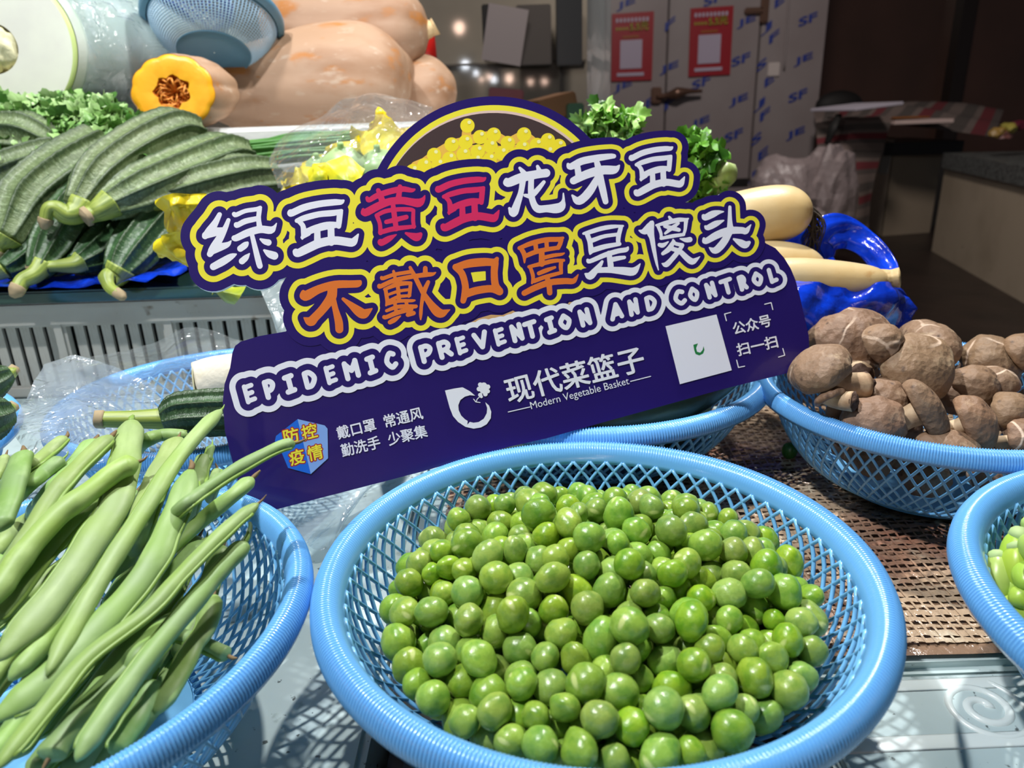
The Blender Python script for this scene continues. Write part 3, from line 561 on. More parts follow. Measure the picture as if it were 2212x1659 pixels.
sw = at(1672, 150, y=YC-.02); rbox('wall_switch', sw+np.array([-.045, 0, -.05]), sw+np.array([.045, .02, .05]), M('switch_white', (200, 190, 186), .4), cold, bev=.006)
V, Fc, U = sweep([at(1708, -40, y=YC-.02), at(1700, 60, y=YC-.02), at(1694, 150, y=YC-.02)], [.008], 10, 6); obj('conduit', V, Fc, m_cold, cold)
cv = lambda u, v, h: at(u, v, y=YC-.004-h)
for i, (u, v, t) in enumerate([(1352, 12, 'JE'), (1540, 2, 'SF'), (1612, 50, 'JE'), (1684, 5, 'E'), (1745, 45, 'SF'), (1600, 132, 'SF'), (1445, 150, 'JE'), (1735, 132, 'JE'), (1655, 65, 'J'), (1672, 82, 'F'), (1345, 190, 'JE'), (1405, 222, 'E'), (1446, 226, 'F'), (1514, 182, 'SF'), (1595, 220, 'JE'), (1723, 210, 'SF'), (1645, 143, 'S'), (1662, 176, 'E'), (1640, 230, 'J'), (1512, 268, 'JE'), (1584, 296, 'SF'), (1718, 292, 'JE'), (1634, 303, 'S'), (1648, 335, 'E'), (1652, 250, 'F'), (1447, 55, 'F'), (1625, 385, 'J'), (1640, 402, 'E')]):
    w = 19*len(t); o, _ = text_on(t, (u-w/2, v+13), (u+w/2, v-2), (1, -18), .03, m_logo, 'panel_print', h=1, conv=cv, dh=2e-4); o.parent = cold; o.location = WL[o.name]-WL[cold.name]
m_poster = M('poster_red', (150, 22, 36), .4); m_pw = M('poster_white', (176, 166, 186), .4); m_pg = M('poster_yellow', (150, 140, 40), .4); m_po = M('poster_orange', (150, 80, 30), .4)
for nm, lb, (tl, tr, br, bl_) in (('poster', 'red poster with a blank white card, left of the two on the cold room', [(1322, 30), (1413, 24), (1408, 173), (1320, 176)]), ('poster', 'red poster with a blank white card, right one nearer the door hinge', [(1492, 18), (1585, 12), (1577, 161), (1487, 166)])):
    Q = np.array([tl, tr, br, bl_], float); bi = lambda a, b: (Q[0]*(1-a)+Q[1]*a)*(1-b)+(Q[3]*(1-a)+Q[2]*a)*b
    t = thing(nm, lb, 'poster', 'red posters on the cold room', loc=at(*bi(.5, 1), y=YC-.02))
    def pq(n, a0, b0, a1, b1, m, d):
        P3 = [at(*bi(a, b), y=YC-.018-d) for a, b in ((a0, b0), (a1, b0), (a1, b1), (a0, b1))]; B3 = [p+np.array([0, .006, 0]) for p in P3]
        return obj(n, P3+B3, [(0, 3, 2, 1), (4, 5, 6, 7), (0, 1, 5, 4), (1, 2, 6, 5), (2, 3, 7, 6), (3, 0, 4, 7)], m, t, smooth=False)
    pq('sheet', 0, 0, 1, 1, m_poster, 0); pq('white_card', .21, .40, .74, .82, m_pw, .006); pq('white_bar', .14, .88, .80, .93, m_pw, .006); pq('orange_line', .26, .335, .66, .37, m_po, .006)
    for k in range(9): a = .1+k*.09; pq('title_mark', a, .075, a+.055, .135, m_pw, .006)
    for k in range(4): a = .1+k*.08; pq('price_mark', a, .21, a+.055, .25, m_pg, .006)
    A = bi(.44, .27); B = bi(.88, .26); o, _ = text_on('5.5元', A, B, (0, -17), .03, m_pg, 'price_text', h=1, conv=lambda u, v, h: at(u, v, y=YC-.03-h), dh=2e-4); o.parent = t; o.location = WL[o.name]-WL[t.name]
# ------------------------------------------------------------------ things on the back wall
def px_box(nm, u0, v0, u1, v1, y, dep, m, lb=None, cat=None, rot=None, par=None, bev=.004):
    a = at(u0, v1, y=y); b = at(u1, v0, y=y); o = rbox(nm, (a[0], y, a[2]), (b[0], y+dep, b[2]), m, par, bev, rot)
    if lb: tag(o, lb, cat)
    return o
px_box('paper_note', 1050, 12, 1132, 138, 3.03, .004, M('note_paper', (160, 150, 150), .6), 'tilted white paper pad hanging on the back wall', 'paper', rot=(.1, math.radians(11), 0), bev=0)
px_box('wall_frame', 1045, 8, 1068, 132, 3.1, .03, m_dark, 'narrow dark frame on the wall behind the hanging paper', 'frame')
px_box('wall_box', 1118, 8, 1190, 143, 3.05, .1, M('box_taupe', (72, 66, 62), .6), 'taupe box on the wall right of the hanging paper', 'box')
px_box('wall_panel', 1203, -20, 1258, 143, 3.1, .05, M('panel_charcoal', (46, 48, 50), .3), 'charcoal panel on the wall beside the plastic curtain', 'panel')
px_box('carton', 1150, 205, 1235, 260, 2.2, .2, M('carton_brown', (112, 78, 48), .7), 'brown carton with red print on the shelf under the wall panel', 'carton', rot=(0, math.radians(-12), .2))
px_box('red_packet', 1056, 190, 1130, 240, 2.4, .1, M('packet_red', (112, 52, 60), .5), 'dull red packet standing behind the top of the sign', 'packet', rot=(0, .1, 0))
px_box('green_packet', 1226, 222, 1262, 262, 2.15, .1, M('packet_green', (34, 76, 52), .5), 'dark green packet right of the brown carton', 'packet')
px_box('back_shelf', 1000, 262, 1300, 1100, 2.0, .6, M('shelf_grey', (110, 112, 110), .5), 'grey cupboard with a flat top behind the sign', 'cupboard')
o = px_box('shelf_post', 120, -60, 130, 60, 2.2, .02, M('post_steel', (190, 190, 190), .2, metal=.8), 'thin steel post above the wax gourd', 'post')
px_box('dark_cupboard', -60, -80, 118, 40, 2.6, .3, m_dark, 'dark cupboard behind the wax gourd', 'cupboard')
px_box('grey_cupboard', 140, -80, 330, 60, 2.7, .3, M('cupboard_grey', (110, 104, 98), .3), 'grey cupboard left of the blue colanders', 'cupboard')
# ------------------------------------------------------------------ right background: table with blanket, cabinets
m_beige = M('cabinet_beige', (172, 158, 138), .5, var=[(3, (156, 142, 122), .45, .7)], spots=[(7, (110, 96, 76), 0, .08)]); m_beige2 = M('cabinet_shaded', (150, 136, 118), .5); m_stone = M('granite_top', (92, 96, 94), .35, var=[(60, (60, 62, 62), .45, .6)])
def prism(nm, base_px, zb, zt, m, par=None, top_px=None, lb=None, cat=None):
    """upright prism whose foot corners stand at the given pixels on height zb"""
    B = [at(u, v, z=zb) for u, v in base_px]; n = len(B); T = [np.array([b[0], b[1], zt]) for b in B]
    Fc = [tuple(range(n))[::-1], tuple(range(n, 2*n))]+[(i, (i+1) % n, (i+1) % n+n, i+n) for i in range(n)]
    o = obj(nm, B+T, Fc, m, par, smooth=False)
    if lb: tag(o, lb, cat)
    return o
FZ = -.65
cb = thing('kitchen_counter', 'long beige cabinet with a grey granite band at the far right', 'cabinet', loc=at(2080, 590, z=FZ))
P0 = at(2012, 542, z=FZ); P1 = at(2300, 705, z=FZ); nrm = np.array([(P1-P0)[1], -(P1-P0)[0], 0]); nrm /= np.linalg.norm(nrm); nrm *= -1 if nrm[0] < 0 else 1
def slab(nm, z0, z1, off, m, par, dep=.9):
    a, b = P0-nrm*off, P1-nrm*off; c, d = P1+nrm*dep, P0+nrm*dep; V = [np.array([q[0], q[1], z]) for z in (z0, z1) for q in (a, b, c, d)]
    return obj(nm, V, [(0, 3, 2, 1), (4, 5, 6, 7), (0, 1, 5, 4), (1, 2, 6, 5), (2, 3, 7, 6), (3, 0, 4, 7)], m, par, smooth=False)
zt = at(2040, 330, y=P0[1])[2]; zs = at(2040, 362, y=P0[1])[2]
slab('carcass', FZ, zs, 0, m_beige, cb); slab('granite_top', zs, zt, .02, m_stone, cb)
c2 = thing('side_cabinet', 'shaded beige cabinet with dark top between the blanket and the long cabinet', 'cabinet', loc=at(1960, 505, z=FZ))
pb = [(1905, 510), (2008, 502), (2030, 470), (1900, 470)]
yb = at(1905, 510, z=FZ)[1]; zt2 = at(1930, 335, y=yb)[2]; zt3 = at(1930, 308, y=yb)[2]
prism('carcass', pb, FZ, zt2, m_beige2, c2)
a = at(1898, 400, y=yb-.03); b = at(2030, 400, y=yb); rbox('worktop', (a[0], yb-.04, zt2), (b[0]+.1, yb+.7, zt3), M('worktop_dark', (50, 50, 52), .4), c2)
post = prism('door_jamb', [(1872, 495), (1903, 510), (1908, 495), (1880, 480)], FZ, at(1890, 300, y=at(1890, 500, z=FZ)[1])[2], m_beige, None, None, 'pale beige narrow cabinet side beside the striped blanket', 'cabinet')
y3 = at(1885, 500, z=FZ)[1]-.12
px_box('label_card', 1899, 330, 1926, 376, y3-.1, .01, M('card_grey', (150, 150, 146), .5), 'small white price card clipped to the narrow cabinet', 'card', rot=(0, .08, 0))
table = thing('blanket_table', 'low table covered by a red and grey striped blanket', 'table', loc=at(1830, 480, z=FZ))
m_blk = M('blanket', (84, 76, 72), .9, bump=[('noise', 90, .3, .003)])
nt = m_blk.node_tree; tcx = nt.nodes.new('ShaderNodeTexCoord'); mpx = nt.nodes.new('ShaderNodeSeparateXYZ'); nt.links.new(tcx.outputs['UV'], mpx.inputs[0])
rp = nt.nodes.new('ShaderNodeValToRGB'); rp.color_ramp.interpolation = 'CONSTANT'; els = rp.color_ramp.elements
ms = nt.nodes.new('ShaderNodeMath'); ms.operation = 'MULTIPLY'; ms.inputs[1].default_value = 4.0; fx = nt.nodes.new('ShaderNodeMath'); fx.operation = 'FRACT'; nt.links.new(mpx.outputs[1], ms.inputs[0]); nt.links.new(ms.outputs[0], fx.inputs[0]); nt.links.new(fx.outputs[0], rp.inputs[0])
els[0].color = srgb(118, 104, 98); els[1].position = .25; els[1].color = srgb(86, 78, 74)
for p_, c_ in ((.5, (118, 104, 98)), (.62, (112, 44, 50)), (.85, (90, 80, 76))): e = els.new(p_); e.color = srgb(*c_)
nt.links.new(rp.outputs[0], nt.nodes['Principled BSDF'].inputs['Base Color'])
ty = 5.0
q = lambda u, v, y: at(u, v, y=y)
V, Fc, U = grid([[q(1762, 265, ty), q(1765, 340, ty-.05), q(1762, 440, ty-.1), q(1775, 520, ty-.05)], [q(1850, 255, ty-.1), q(1835, 330, ty-.2), q(1850, 430, ty-.2), q(1840, 520, ty-.15)], [q(1930, 250, ty-.05), q(1905, 330, ty-.1), q(1885, 420, ty-.12), q(1868, 520, ty-.1)]], 30, 40, creases(4, .03, 1.6))
obj('blanket_front', V, Fc, m_blk, table, uv=U[:, ::-1])
V, Fc, U = grid([[q(1758, 240, ty+.9), q(1762, 268, ty)], [q(1960, 222, ty+.9), q(1880, 258, ty-.05)], [q(2170, 232, ty+.9), q(2150, 290, ty)]], 30, 20, creases(5, .04, 1.2))
obj('blanket_top', V, Fc, m_blk, table, uv=U)
for u in (1775, 1850): a = at(u, 520, y=ty+.1); rbox('leg', (a[0]-.03, ty+.1, FZ), (a[0]+.03, ty+.16, a[2]+.8), m_dark, table)
px_box('box_lid', 1818, 224, 1945, 236, 4.6, .4, M('lid_white', (190, 184, 196), .5), 'white box lid lying tilted on the blanket', 'lid', rot=(0, math.radians(-4), .3))
bx = thing('flat_box', 'flat white and orange box on the edge of the side cabinet', 'box', loc=at(1990, 268, y=4.9))
px_box('carton_body', 1932, 256, 2062, 270, 4.9, .3, M('box_white2', (200, 178, 172), .5), par=bx); px_box('orange_print', 1932, 251, 2010, 257, 4.9, .2, M('box_orange', (150, 92, 34), .5), par=bx)
V, Fc = blob(at(1812, 228, y=6.02), (.18, .08, .11), 3); tag(obj('black_hat', V, Fc, m_dark), 'rounded black hat on the back of the blanket table', 'hat')
V, Fc, U = sweep([at(1812, 248, y=4.75), at(1800, 275, y=4.7), at(1786, 312, y=4.72)], [.022, .028, .02], 16, 8, cross=lambda p, t: (.4*np.ones_like(p), np.ones_like(p))); tag(obj('black_strap', V, Fc, m_dark), 'black strap hanging over the striped blanket', 'strap')
m_sack = M('sack_grey', (134, 122, 122), .4, bump=[('noise', 25, .5, .01)])
sk = thing('crumpled_bag', 'crumpled grey plastic bag on the floor before the blanket', 'bag', loc=at(1740, 500, y=4.2))
for (u, v, ru, rv, sd) in ((1690, 425, .20, .24, 1), (1775, 440, .17, .32, 2), (1725, 490, .22, .25, 3)):
    f1, f2 = sphere_noise(sd, .12, 4), sphere_noise(sd+9, .05, 11); V, Fc = blob(at(u, v, y=4.2), (ru, .16, rv), 4, lambda X: f1(X)*f2(X)); obj('fold', V, Fc, m_sack, sk, smooth=False)
for i, (u, v, c, w) in enumerate([(2155, 285, (150, 120, 60), 'yellow'), (2178, 275, (160, 150, 70), 'pale yellow'), (2168, 292, (120, 80, 76), 'brown'), (2200, 272, (90, 30, 46), 'dark red')]):
    V, Fc = blob(at(u, v, y=4.3), (.045, .04, .03), 2, sphere_noise(i, .25, 4)); tag(obj('snack_packet', V, Fc, M('packet_%s' % w.replace(' ', '_'), c, .35), smooth=False), w+' snack packet in the pile on the far granite top', 'packet', 'snack packets at the far right')
# ------------------------------------------------------------------ woven mat
m_mat = M('mat_film', (140, 112, 90), .18, var=[(7, (104, 52, 40), .5, .66), (11, (58, 52, 46), .5, .68), (5, (150, 126, 104), .55, .72)], bump=[('noise', 90, .8, .004)], coat=.6)
m_str = M('mat_strand', (186, 160, 132), .12, var=[(6, (160, 96, 74), .5, .64), (13, (120, 108, 92), .48, .64), (40, (214, 198, 172), .56, .68)], coat=.8, bump=[('noise', 160, .8, .003)])
mat_t = thing('woven_mat', 'brown and red woven net mat under clear film on the counter', 'mat', loc=(.28, .46, 0))
f_c = creases(8, .0010, 20)
V, Fc, U = grid([[(-.055, .318, .002), (-.05, .47, .002), (-.05, .645, .002)], [(.27, .305, .003), (.27, .47, .002), (.27, .64, .003)], [(.60, .318, .002), (.60, .47, .002), (.60, .645, .002)]], 90, 60, f_c)
obj('base_film', V, Fc, m_mat, mat_t)
mb = MB(); tt = np.linspace(0, 1, 100)
wav = lambda x, y: .0048+.0011*np.sin(40*x+9*np.sin(14*y))*np.sin(33*y)
for i in range(58):
    y = .312+i*.0056; x = -.05+.65*tt; yy = y+.002*np.sin(18*x+i*.2)+.004*np.sin(6*x); z = wav(x, yy)+.0005*np.where((np.arange(100)+i) % 2, 1, -1); w = .0016+.0007*math.sin(i*2.1)
    V = np.vstack([np.c_[x, yy-w, z], np.c_[x, yy+w, z+.0003]]); mb.add(V, [(k, k+1, k+101, k+100) for k in range(99)])
for i in range(118):
    x = -.048+i*.0055; y = .312+.33*tt; xx = x+.003*np.sin(15*y+i*.1)-.05*(y-.46)*0; z = wav(xx, y)+.0004; w = .0007
    V = np.vstack([np.c_[xx-w, y, z], np.c_[xx+w, y, z]]); mb.add(V, [(k, k+100, k+101, k+1) for k in range(99)])
mb.build('woven_strand', m_str, mat_t, kind='stuff')
# ------------------------------------------------------------------ plastic baskets
m_bl = M('basket_blue', (104, 172, 232), .22, coat=.3, sss=.0); m_bl.node_tree.nodes['Principled BSDF'].inputs['Transmission Weight'].default_value = .0
m_bll = M('basket_lattice_blue', (122, 188, 236), .25)
def basket_meshes():
    n = 1920; nrib = 480; ph = np.linspace(0, 2*math.pi, n, endpoint=False); rg = .00052*np.cos(ph*nrib)
    prof = [(.1150, .0640, 0), (.1156, .0665, 0), (.1166, .0695, .2), (.1185, .0725, .8), (.1215, .0748, 1), (.1248, .0746, 1), (.1278, .0725, 1), (.1296, .0690, .9), (.1300, .0655, .6), (.1290, .0630, .2), (.1268, .0650, 0), (.1235, .0690, 0), (.1200, .0690, 0), (.1178, .0660, 0), (.1166, .0636, 0)]
    V = []; m = len(prof)
    for r, z, a in prof: V.append(np.c_[np.cos(ph)*(r+rg*a*.5), np.sin(ph)*(r+rg*a*.5), z+rg*a])
    Fc = []
    for i in range(m):
        i2 = (i+1) % m
        for j in range(n): k = (j+1) % n; Fc.append((i*n+j, i*n+k, i2*n+k, i2*n+j))
    rim = (np.vstack(V), [f[::-1] for f in Fc])
    pr = np.array([(.1156, .0655), (.1136, .054), (.1080, .040), (.1000, .027), (.0890, .0155), (.0760, .0075), (.0620, .003)]); mb = MB()
    K = 72
    for s in (1, -1):
        for i in range(K):
            p = crom(np.c_[pr, np.zeros(len(pr))], 22)[:, :2]; t = np.linspace(0, 1, 22); a = 2*math.pi*i/K+s*.50*t; C = np.c_[p[:, 0]*np.cos(a), p[:, 0]*np.sin(a), p[:, 1]]
            Vv, Ff, U = sweep(C, [.00105, .00085], 22, 6, cross=lambda q, tt: (1.0*np.ones_like(q), 1.15*np.ones_like(q)), smooth_path=False); mb.add(Vv, Ff)
    a = np.linspace(0, 2*math.pi, 97)[:-1]
    Vv, Ff = lathe([(.0655, .004), (.066, .0005), (.063, -.001), (.060, .001), (.061, .0035)], 64)
    base = MB(); base.add(Vv, Ff+[]); Vv, Ff = lathe([(.0615, .0028), (.03, .0024), (.0005, .0022)], 64); base.add(Vv, [f[::-1] for f in Ff])
    return rim, (np.vstack(mb.V), mb.F), (np.vstack(base.V), base.F)
RIM, LAT, BAS = basket_meshes()
proto = None
def basket(label, c, R, z=0, tilt=(0, 0, 0), group='light blue lattice baskets', mats=None):
    global proto
    s = R/.13
    if proto is None:
        t = thing('plastic_basket', label, 'basket', group, loc=(0, 0, 0))
        parts = [obj('rim', *RIM, m_bl, t, local=True), obj('lattice_wall', *LAT, m_bll, t, local=True), obj('base', *BAS, m_bll, t, local=True)]
        proto = (t, parts)
    else:
        t = proto[0].copy(); COL.objects.link(t)
        for p in proto[1]: q = p.copy(); q.parent = t; COL.objects.link(q)
        tag(t, label, 'basket', group)
    t.scale = (s, s, 1 if mats is None else s); t.location = (c[0], c[1], z); t.rotation_euler = tilt; return t
basket('blue lattice basket in front heaped with green peas', (.036, .296), .13, .0015)
basket('blue lattice basket at the left front full of green beans', (-.214, .2685), .121, .0015)
basket('blue lattice basket behind the sign holding dark gourd slices', (.061, .572), .146, .0045, (0, 0, .3))
basket('blue lattice basket at the right full of brown mushrooms', (.296, .484), .1186, .0085, (0, 0, .5))
basket('blue lattice basket at the right edge with pale green shelled beans', (.324, .2325), .1387, .0045, (0, 0, .8))
basket('blue lattice basket behind the beans, half covered by clear film', (-.225, .530), .117, .0045, (0, 0, .2))
basket('blue lattice basket cut by the left edge holding dark luffas', (-.475, .455), .125, .0015, (0, 0, .7))
# ------------------------------------------------------------------ peas
PEA = [398,-871,562,78,150,-840,644,76,-124,-724,672,73,677,-676,552,73,-88,-876,645,66,547,-650,600,72,70,-531,769,73,-526,-557,664,72,5,-731,624,70,-303,-928,582,67,-173,-958,586,71,-709,-655,559,69,-32,-489,676,76,28,-870,594,64,-74,-348,726,73,-691,-521,633,69,307,-656,678,66,-468,-783,606,64,374,-761,640,64,826,-186,650,78,-745,-237,651,74,-392,-408,748,69,-401,-860,531,67,334,-475,738,67,696,-203,717,73,33,-249,738,75,-465,-156,758,74,270,-805,588,66,-579,-774,552,63,-252,-674,605,72,-209,-813,636,60,-896,-305,544,78,-595,-181,703,75,-367,-465,624,70,-193,-438,670,68,116,-957,557,69,-28,-1,850,75,377,125,801,76,122,-193,831,69,43,-638,702,61,209,-468,705,66,-211,-224,791,68,-339,-229,710,78,-580,-351,687,66,-834,-438,533,74,-593,-550,539,74,-251,265,838,78,-491,-655,558,78,743,-455,609,71,564,-222,677,71,655,-554,603,66,525,46,755,73,-877,-172,602,72,142,271,805,77,-365,-696,653,57,-603,172,732,78,566,-727,485,65,-890,49,603,71,218,-546,608,62,176,-330,775,61,536,-527,631,59,-213,-313,696,65,-264,-538,635,58,-53,-113,779,64,216,-676,581,73,-144,-554,629,66,-314,-812,600,54,534,-349,643,61,319,-185,767,61,658,42,722,68,234,-931,533,58,845,-343,609,65,-455,-356,630,75,853,-446,543,62,-109,155,839,68,-501,10,759,70,392,-558,666,61,790,-45,689,77,-570,651,652,76,-479,-771,471,70,215,127,795,66,-685,-326,550,79,682,-196,578,72,92,-627,590,65,-379,37,771,59,474,-762,553,59,332,375,782,65,-782,-556,536,60,-219,147,778,62,-255,19,725,78,759,-573,530,65,401,-96,762,63,-113,-200,695,75,437,-245,678,61,294,-842,457,77,-366,-725,532,72,100,-25,826,58,-39,-961,540,60,-471,356,658,75,961,130,583,73,-612,-32,717,59,-189,-76,793,59,709,218,701,71,-676,555,646,66,-843,177,619,70,643,-82,671,70,922,-244,552,76,-724,200,670,65,469,-94,656,67,521,273,725,67,271,-245,672,64,516,401,741,66,-461,-212,630,70,749,-294,581,50,971,-118,571,61,-812,501,556,76,-686,48,677,60,-423,620,687,61,419,-655,606,60,202,-150,732,69,-358,-83,693,75,-944,-64,538,75,50,394,754,67,768,99,678,67,-329,-351,659,58,-702,-108,650,59,-31,-607,607,65,-203,723,682,76,-779,76,632,50,298,501,735,77,356,-354,670,79,-463,-519,555,64,304,66,707,61,461,-433,596,64,-120,41,754,66,601,-436,566,74,332,-473,602,62,104,-504,640,67,161,472,781,65,-293,610,701,74,914,326,584,73,-606,-674,471,72,550,-2,632,61,192,-4,735,77,-362,-595,583,70,-82,510,719,69,-450,504,633,73,682,574,612,66,-244,-773,517,64,239,-718,432,66,762,479,630,61,-568,-413,566,72,-50,272,813,61,617,-306,554,62,108,-757,531,75,357,-156,654,65,71,-107,734,72,800,304,656,66,497,-262,586,53,478,154,672,75,-249,-323,580,61,-323,447,653,72,-121,-797,548,68,-345,312,662,62,341,-713,523,72,214,-353,659,62,-770,-257,480,56,-120,-299,585,74,-319,159,699,69,-8,-809,495,61,57,525,716,74,537,794,562,77,101,-374,693,62,-908,273,540,75,-791,97,516,72,553,561,670,76,36,655,695,62,-871,-176,454,79,448,-550,550,67,325,-591,569,64,256,287,716,73,7,848,619,62,-639,-200,579,62,-700,-463,513,68,-100,887,586,60,-786,328,588,68,650,337,635,71,-622,381,632,78,311,-51,698,60,5,17,712,72,97,87,777,64,258,-335,542,68,843,188,618,67,669,-599,445,64,-435,218,652,73,154,-255,689,58,366,618,693,70,-130,-64,702,53,-577,546,558,70,796,-207,504,68,-501,-671,373,77,-484,783,594,65,-753,-150,540,72,593,185,707,53,-113,-441,556,76,133,-535,517,63,865,44,616,64,616,112,607,76,-585,-77,595,77,-310,818,622,63,420,-782,435,68,-12,-228,614,62,-697,642,537,73,26,-914,460,56,709,-372,517,62,-233,-136,697,65,316,834,598,64,128,-753,405,57,-35,-92,624,77,350,174,683,58,-239,360,727,74,-99,-886,448,72,-699,-577,455,61,-234,495,742,66,-947,120,517,53,382,328,665,73,2,-366,609,72,-254,-447,552,69,510,666,587,60,943,-4,524,69,-557,-286,585,61,-423,81,665,67,588,439,657,54,132,-397,548,78,458,-664,487,64,577,-521,382,76,-559,63,641,76,-78,-763,414,61,750,-93,536,62,-145,254,720,69,29,-826,377,68,-373,737,542,70,97,-153,603,74,-58,-697,514,59,-456,-279,519,64,765,-467,453,70,461,458,655,55,-681,473,554,61,98,309,677,59,100,-14,617,70,659,697,557,74,892,-118,464,74,-144,661,571,66,256,732,630,62,-715,-12,564,73,130,-645,457,66,767,-124,405,69,571,-652,390,59,-465,-32,635,61,452,219,550,69,397,-294,557,60,349,-662,400,66,-378,-615,438,78,433,559,583,76,694,-249,418,76,-285,-109,577,67,503,-350,495,78,238,-107,600,79,-690,-478,356,62,-250,-577,501,75,-398,870,546,69,110,740,619,62,653,-494,474,50,-225,-895,484,63,226,159,666,72,-138,-658,572,51,91,-280,601,56,356,-538,451,73,-217,-211,601,62,625,-379,413,76,-892,50,442,66,-112,-570,503,68,573,191,493,64,-877,179,445,67,840,-7,375,76,-668,127,574,71,274,355,583,69,-590,-455,434,71,-859,388,508,59,828,-339,462,78,-469,-2,527,55,564,-129,576,66,-669,263,566,69,-603,747,553,71,-465,-424,472,67,-321,-831,436,65,-460,629,560,74,-357,-364,522,71,-169,-684,456,72,-355,140,581,60,-202,786,547,77,185,636,683,73,-696,-353,401,75,568,-553,513,63,-819,-47,484,66,-340,-232,564,73,246,-473,505,70,-22,720,594,76,14,-602,488,66,26,-714,436,60,566,239,609,64,-779,228,509,64,-502,752,464,69,-665,-216,425,72,20,-483,543,68,-392,-751,373,63,550,-219,486,66,225,37,603,70,113,117,608,66,352,454,617,65,349,90,591,70,368,-45,580,71,-24,303,695,68,-755,-117,392,70,307,-218,558,62,191,827,575,66,598,5,511,73,-14,165,734,78,186,398,676,70,705,7,593,66,423,445,489,77,-119,385,675,64,758,116,547,68,-349,11,566,75,-340,557,593,59,760,92,421,63,-242,340,586,74,-175,115,670,62,515,328,484,77,-566,-317,454,74,-608,-576,365,71,-653,-91,473,67,481,82,543,75,34,222,604,70,-719,453,367,60,96,477,597,64,170,403,536,56,-837,302,431,63,-787,-249,355,75,813,-233,361,60,427,686,494,64,-591,316,458,78,889,107,458,75,177,766,483,50,-494,-544,426,62,527,452,568,58,859,-77,581,59,687,227,568,68,800,228,508,61,848,441,545,69,-773,361,359,50,-32,453,607,70,472,-476,452,63,-35,743,409,57,-515,420,534,77,-824,-347,437,62,406,821,495,78,-202,452,633,54,-221,-17,597,51,180,676,546,62,657,452,549,78,545,470,432,65,649,513,371,67,-101,197,603,71,462,-692,351,65,69,949,534,61,-522,678,369,55,44,831,355,68,757,458,441,74,658,613,440,58,150,531,493,69,485,-48,534,58,856,323,467,61,452,670,368,63,-738,389,476,71,58,353,563,73,108,739,407,59,-135,533,517,72,-428,624,424,70,372,575,434,78,244,603,453,58,693,-471,350,59,-723,538,455,67,100,897,437,54,643,396,416,63,222,709,401,63,286,884,491,62,-403,493,480,72,-253,78,600,52,169,260,576,77,-78,795,500,60,750,-370,358,61,310,809,397,64,-622,454,445,69,299,617,569,75,110,198,700,59,184,834,384,69,430,-167,536,77,338,693,386,58,-86,642,460,65,178,926,507,58,-472,117,543,70,-309,704,411,78,66,801,511,74,-718,16,416,75,-378,369,547,75,439,28,659,61,744,572,504,61,751,343,538,72,-430,729,372,51,508,349,623,65,-19,99,615,61,-832,-19,351,65,-322,593,485,60,-209,629,469,63,464,-583,400,58,-280,916,537,62,-272,658,575,66,-358,-489,489,63,35,674,478,65,-137,408,551,61,9,541,502,77,310,222,572,73,752,325,387,75,-391,806,438,60,276,468,498,77,96,602,592,64,501,578,417,56,-416,-114,540,74,142,641,446,55,-57,582,614,64,212,-813,358,60,-579,175,482,71,367,-404,495,73,381,723,609,69,-165,742,410,77,382,322,524,62,-83,836,357,62,710,206,431,62,288,742,506,70,-711,287,405,61,-19,899,457,70,244,-600,478,62,-775,-447,423,53,216,517,622,68,567,567,525,75,192,-238,577,59,824,197,374,69,-579,646,469,67,582,612,354,55,-522,536,440,65,-66,318,578,61,715,-16,444,60,556,694,452,77,-198,-806,384,74,-152,898,473,69,-115,21,613,66,-164,-107,602,59,642,292,473,59,329,-771,352,59,-262,469,518,74,-626,570,373,68,916,223,507,59,-347,247,555,54,814,7,508,64,412,238,741,52,147,-878,448,73,-288,-714,419,60,-807,102,367,62,-468,256,517,76,643,-121,464,74,-240,198,593,73,-215,558,613,59,-584,31,481,78,-268,841,433,71,-797,217,366,55,658,112,476,58,-540,-174,487,79,-558,211,606,63,-705,159,424,73]
PEA = np.array(PEA, float).reshape(-1, 4)*1e-4
m_pea = M('pea_skin', (134, 166, 56), .30, var=[(2.2, (150, 182, 76), .5, .7), (1.3, (104, 146, 44), .45, .65)], objvar=.75, sss=.08, bump=[('noise', 2, .05, .05)], uvvar=None)
nt = m_pea.node_tree   # a pale seed scar on one side
bs = nt.nodes['Principled BSDF']; lk = bs.inputs['Base Color'].links[0]; srcc = lk.from_socket; tc_ = nt.nodes.new('ShaderNodeTexCoord'); mp_ = nt.nodes.new('ShaderNodeMapping'); mp_.inputs['Location'].default_value = (0, 0, -.93); mp_.inputs['Scale'].default_value = (5.2, 2.0, 1)
nt.links.new(tc_.outputs['Generated'], mp_.inputs[0]); sub = nt.nodes.new('ShaderNodeVectorMath'); sub.operation = 'SUBTRACT'; sub.inputs[1].default_value = (2.6, 1.0, .0); nt.links.new(mp_.outputs[0], sub.inputs[0]); ln = nt.nodes.new('ShaderNodeVectorMath'); ln.operation = 'LENGTH'; nt.links.new(sub.outputs[0], ln.inputs[0])
mr = nt.nodes.new('ShaderNodeMapRange'); mr.inputs[1].default_value = .50; mr.inputs[2].default_value = .25; mr.inputs[4].default_value = .75; nt.links.new(ln.outputs['Value'], mr.inputs[0]); mx = nt.nodes.new('ShaderNodeMix'); mx.data_type = 'RGBA'; nt.links.new(mr.outputs[0], mx.inputs[0]); nt.links.new(srcc, mx.inputs[6]); mx.inputs[7].default_value = srgb(206, 216, 140); nt.links.new(mx.outputs[2], bs.inputs['Base Color'])
pea_me = []
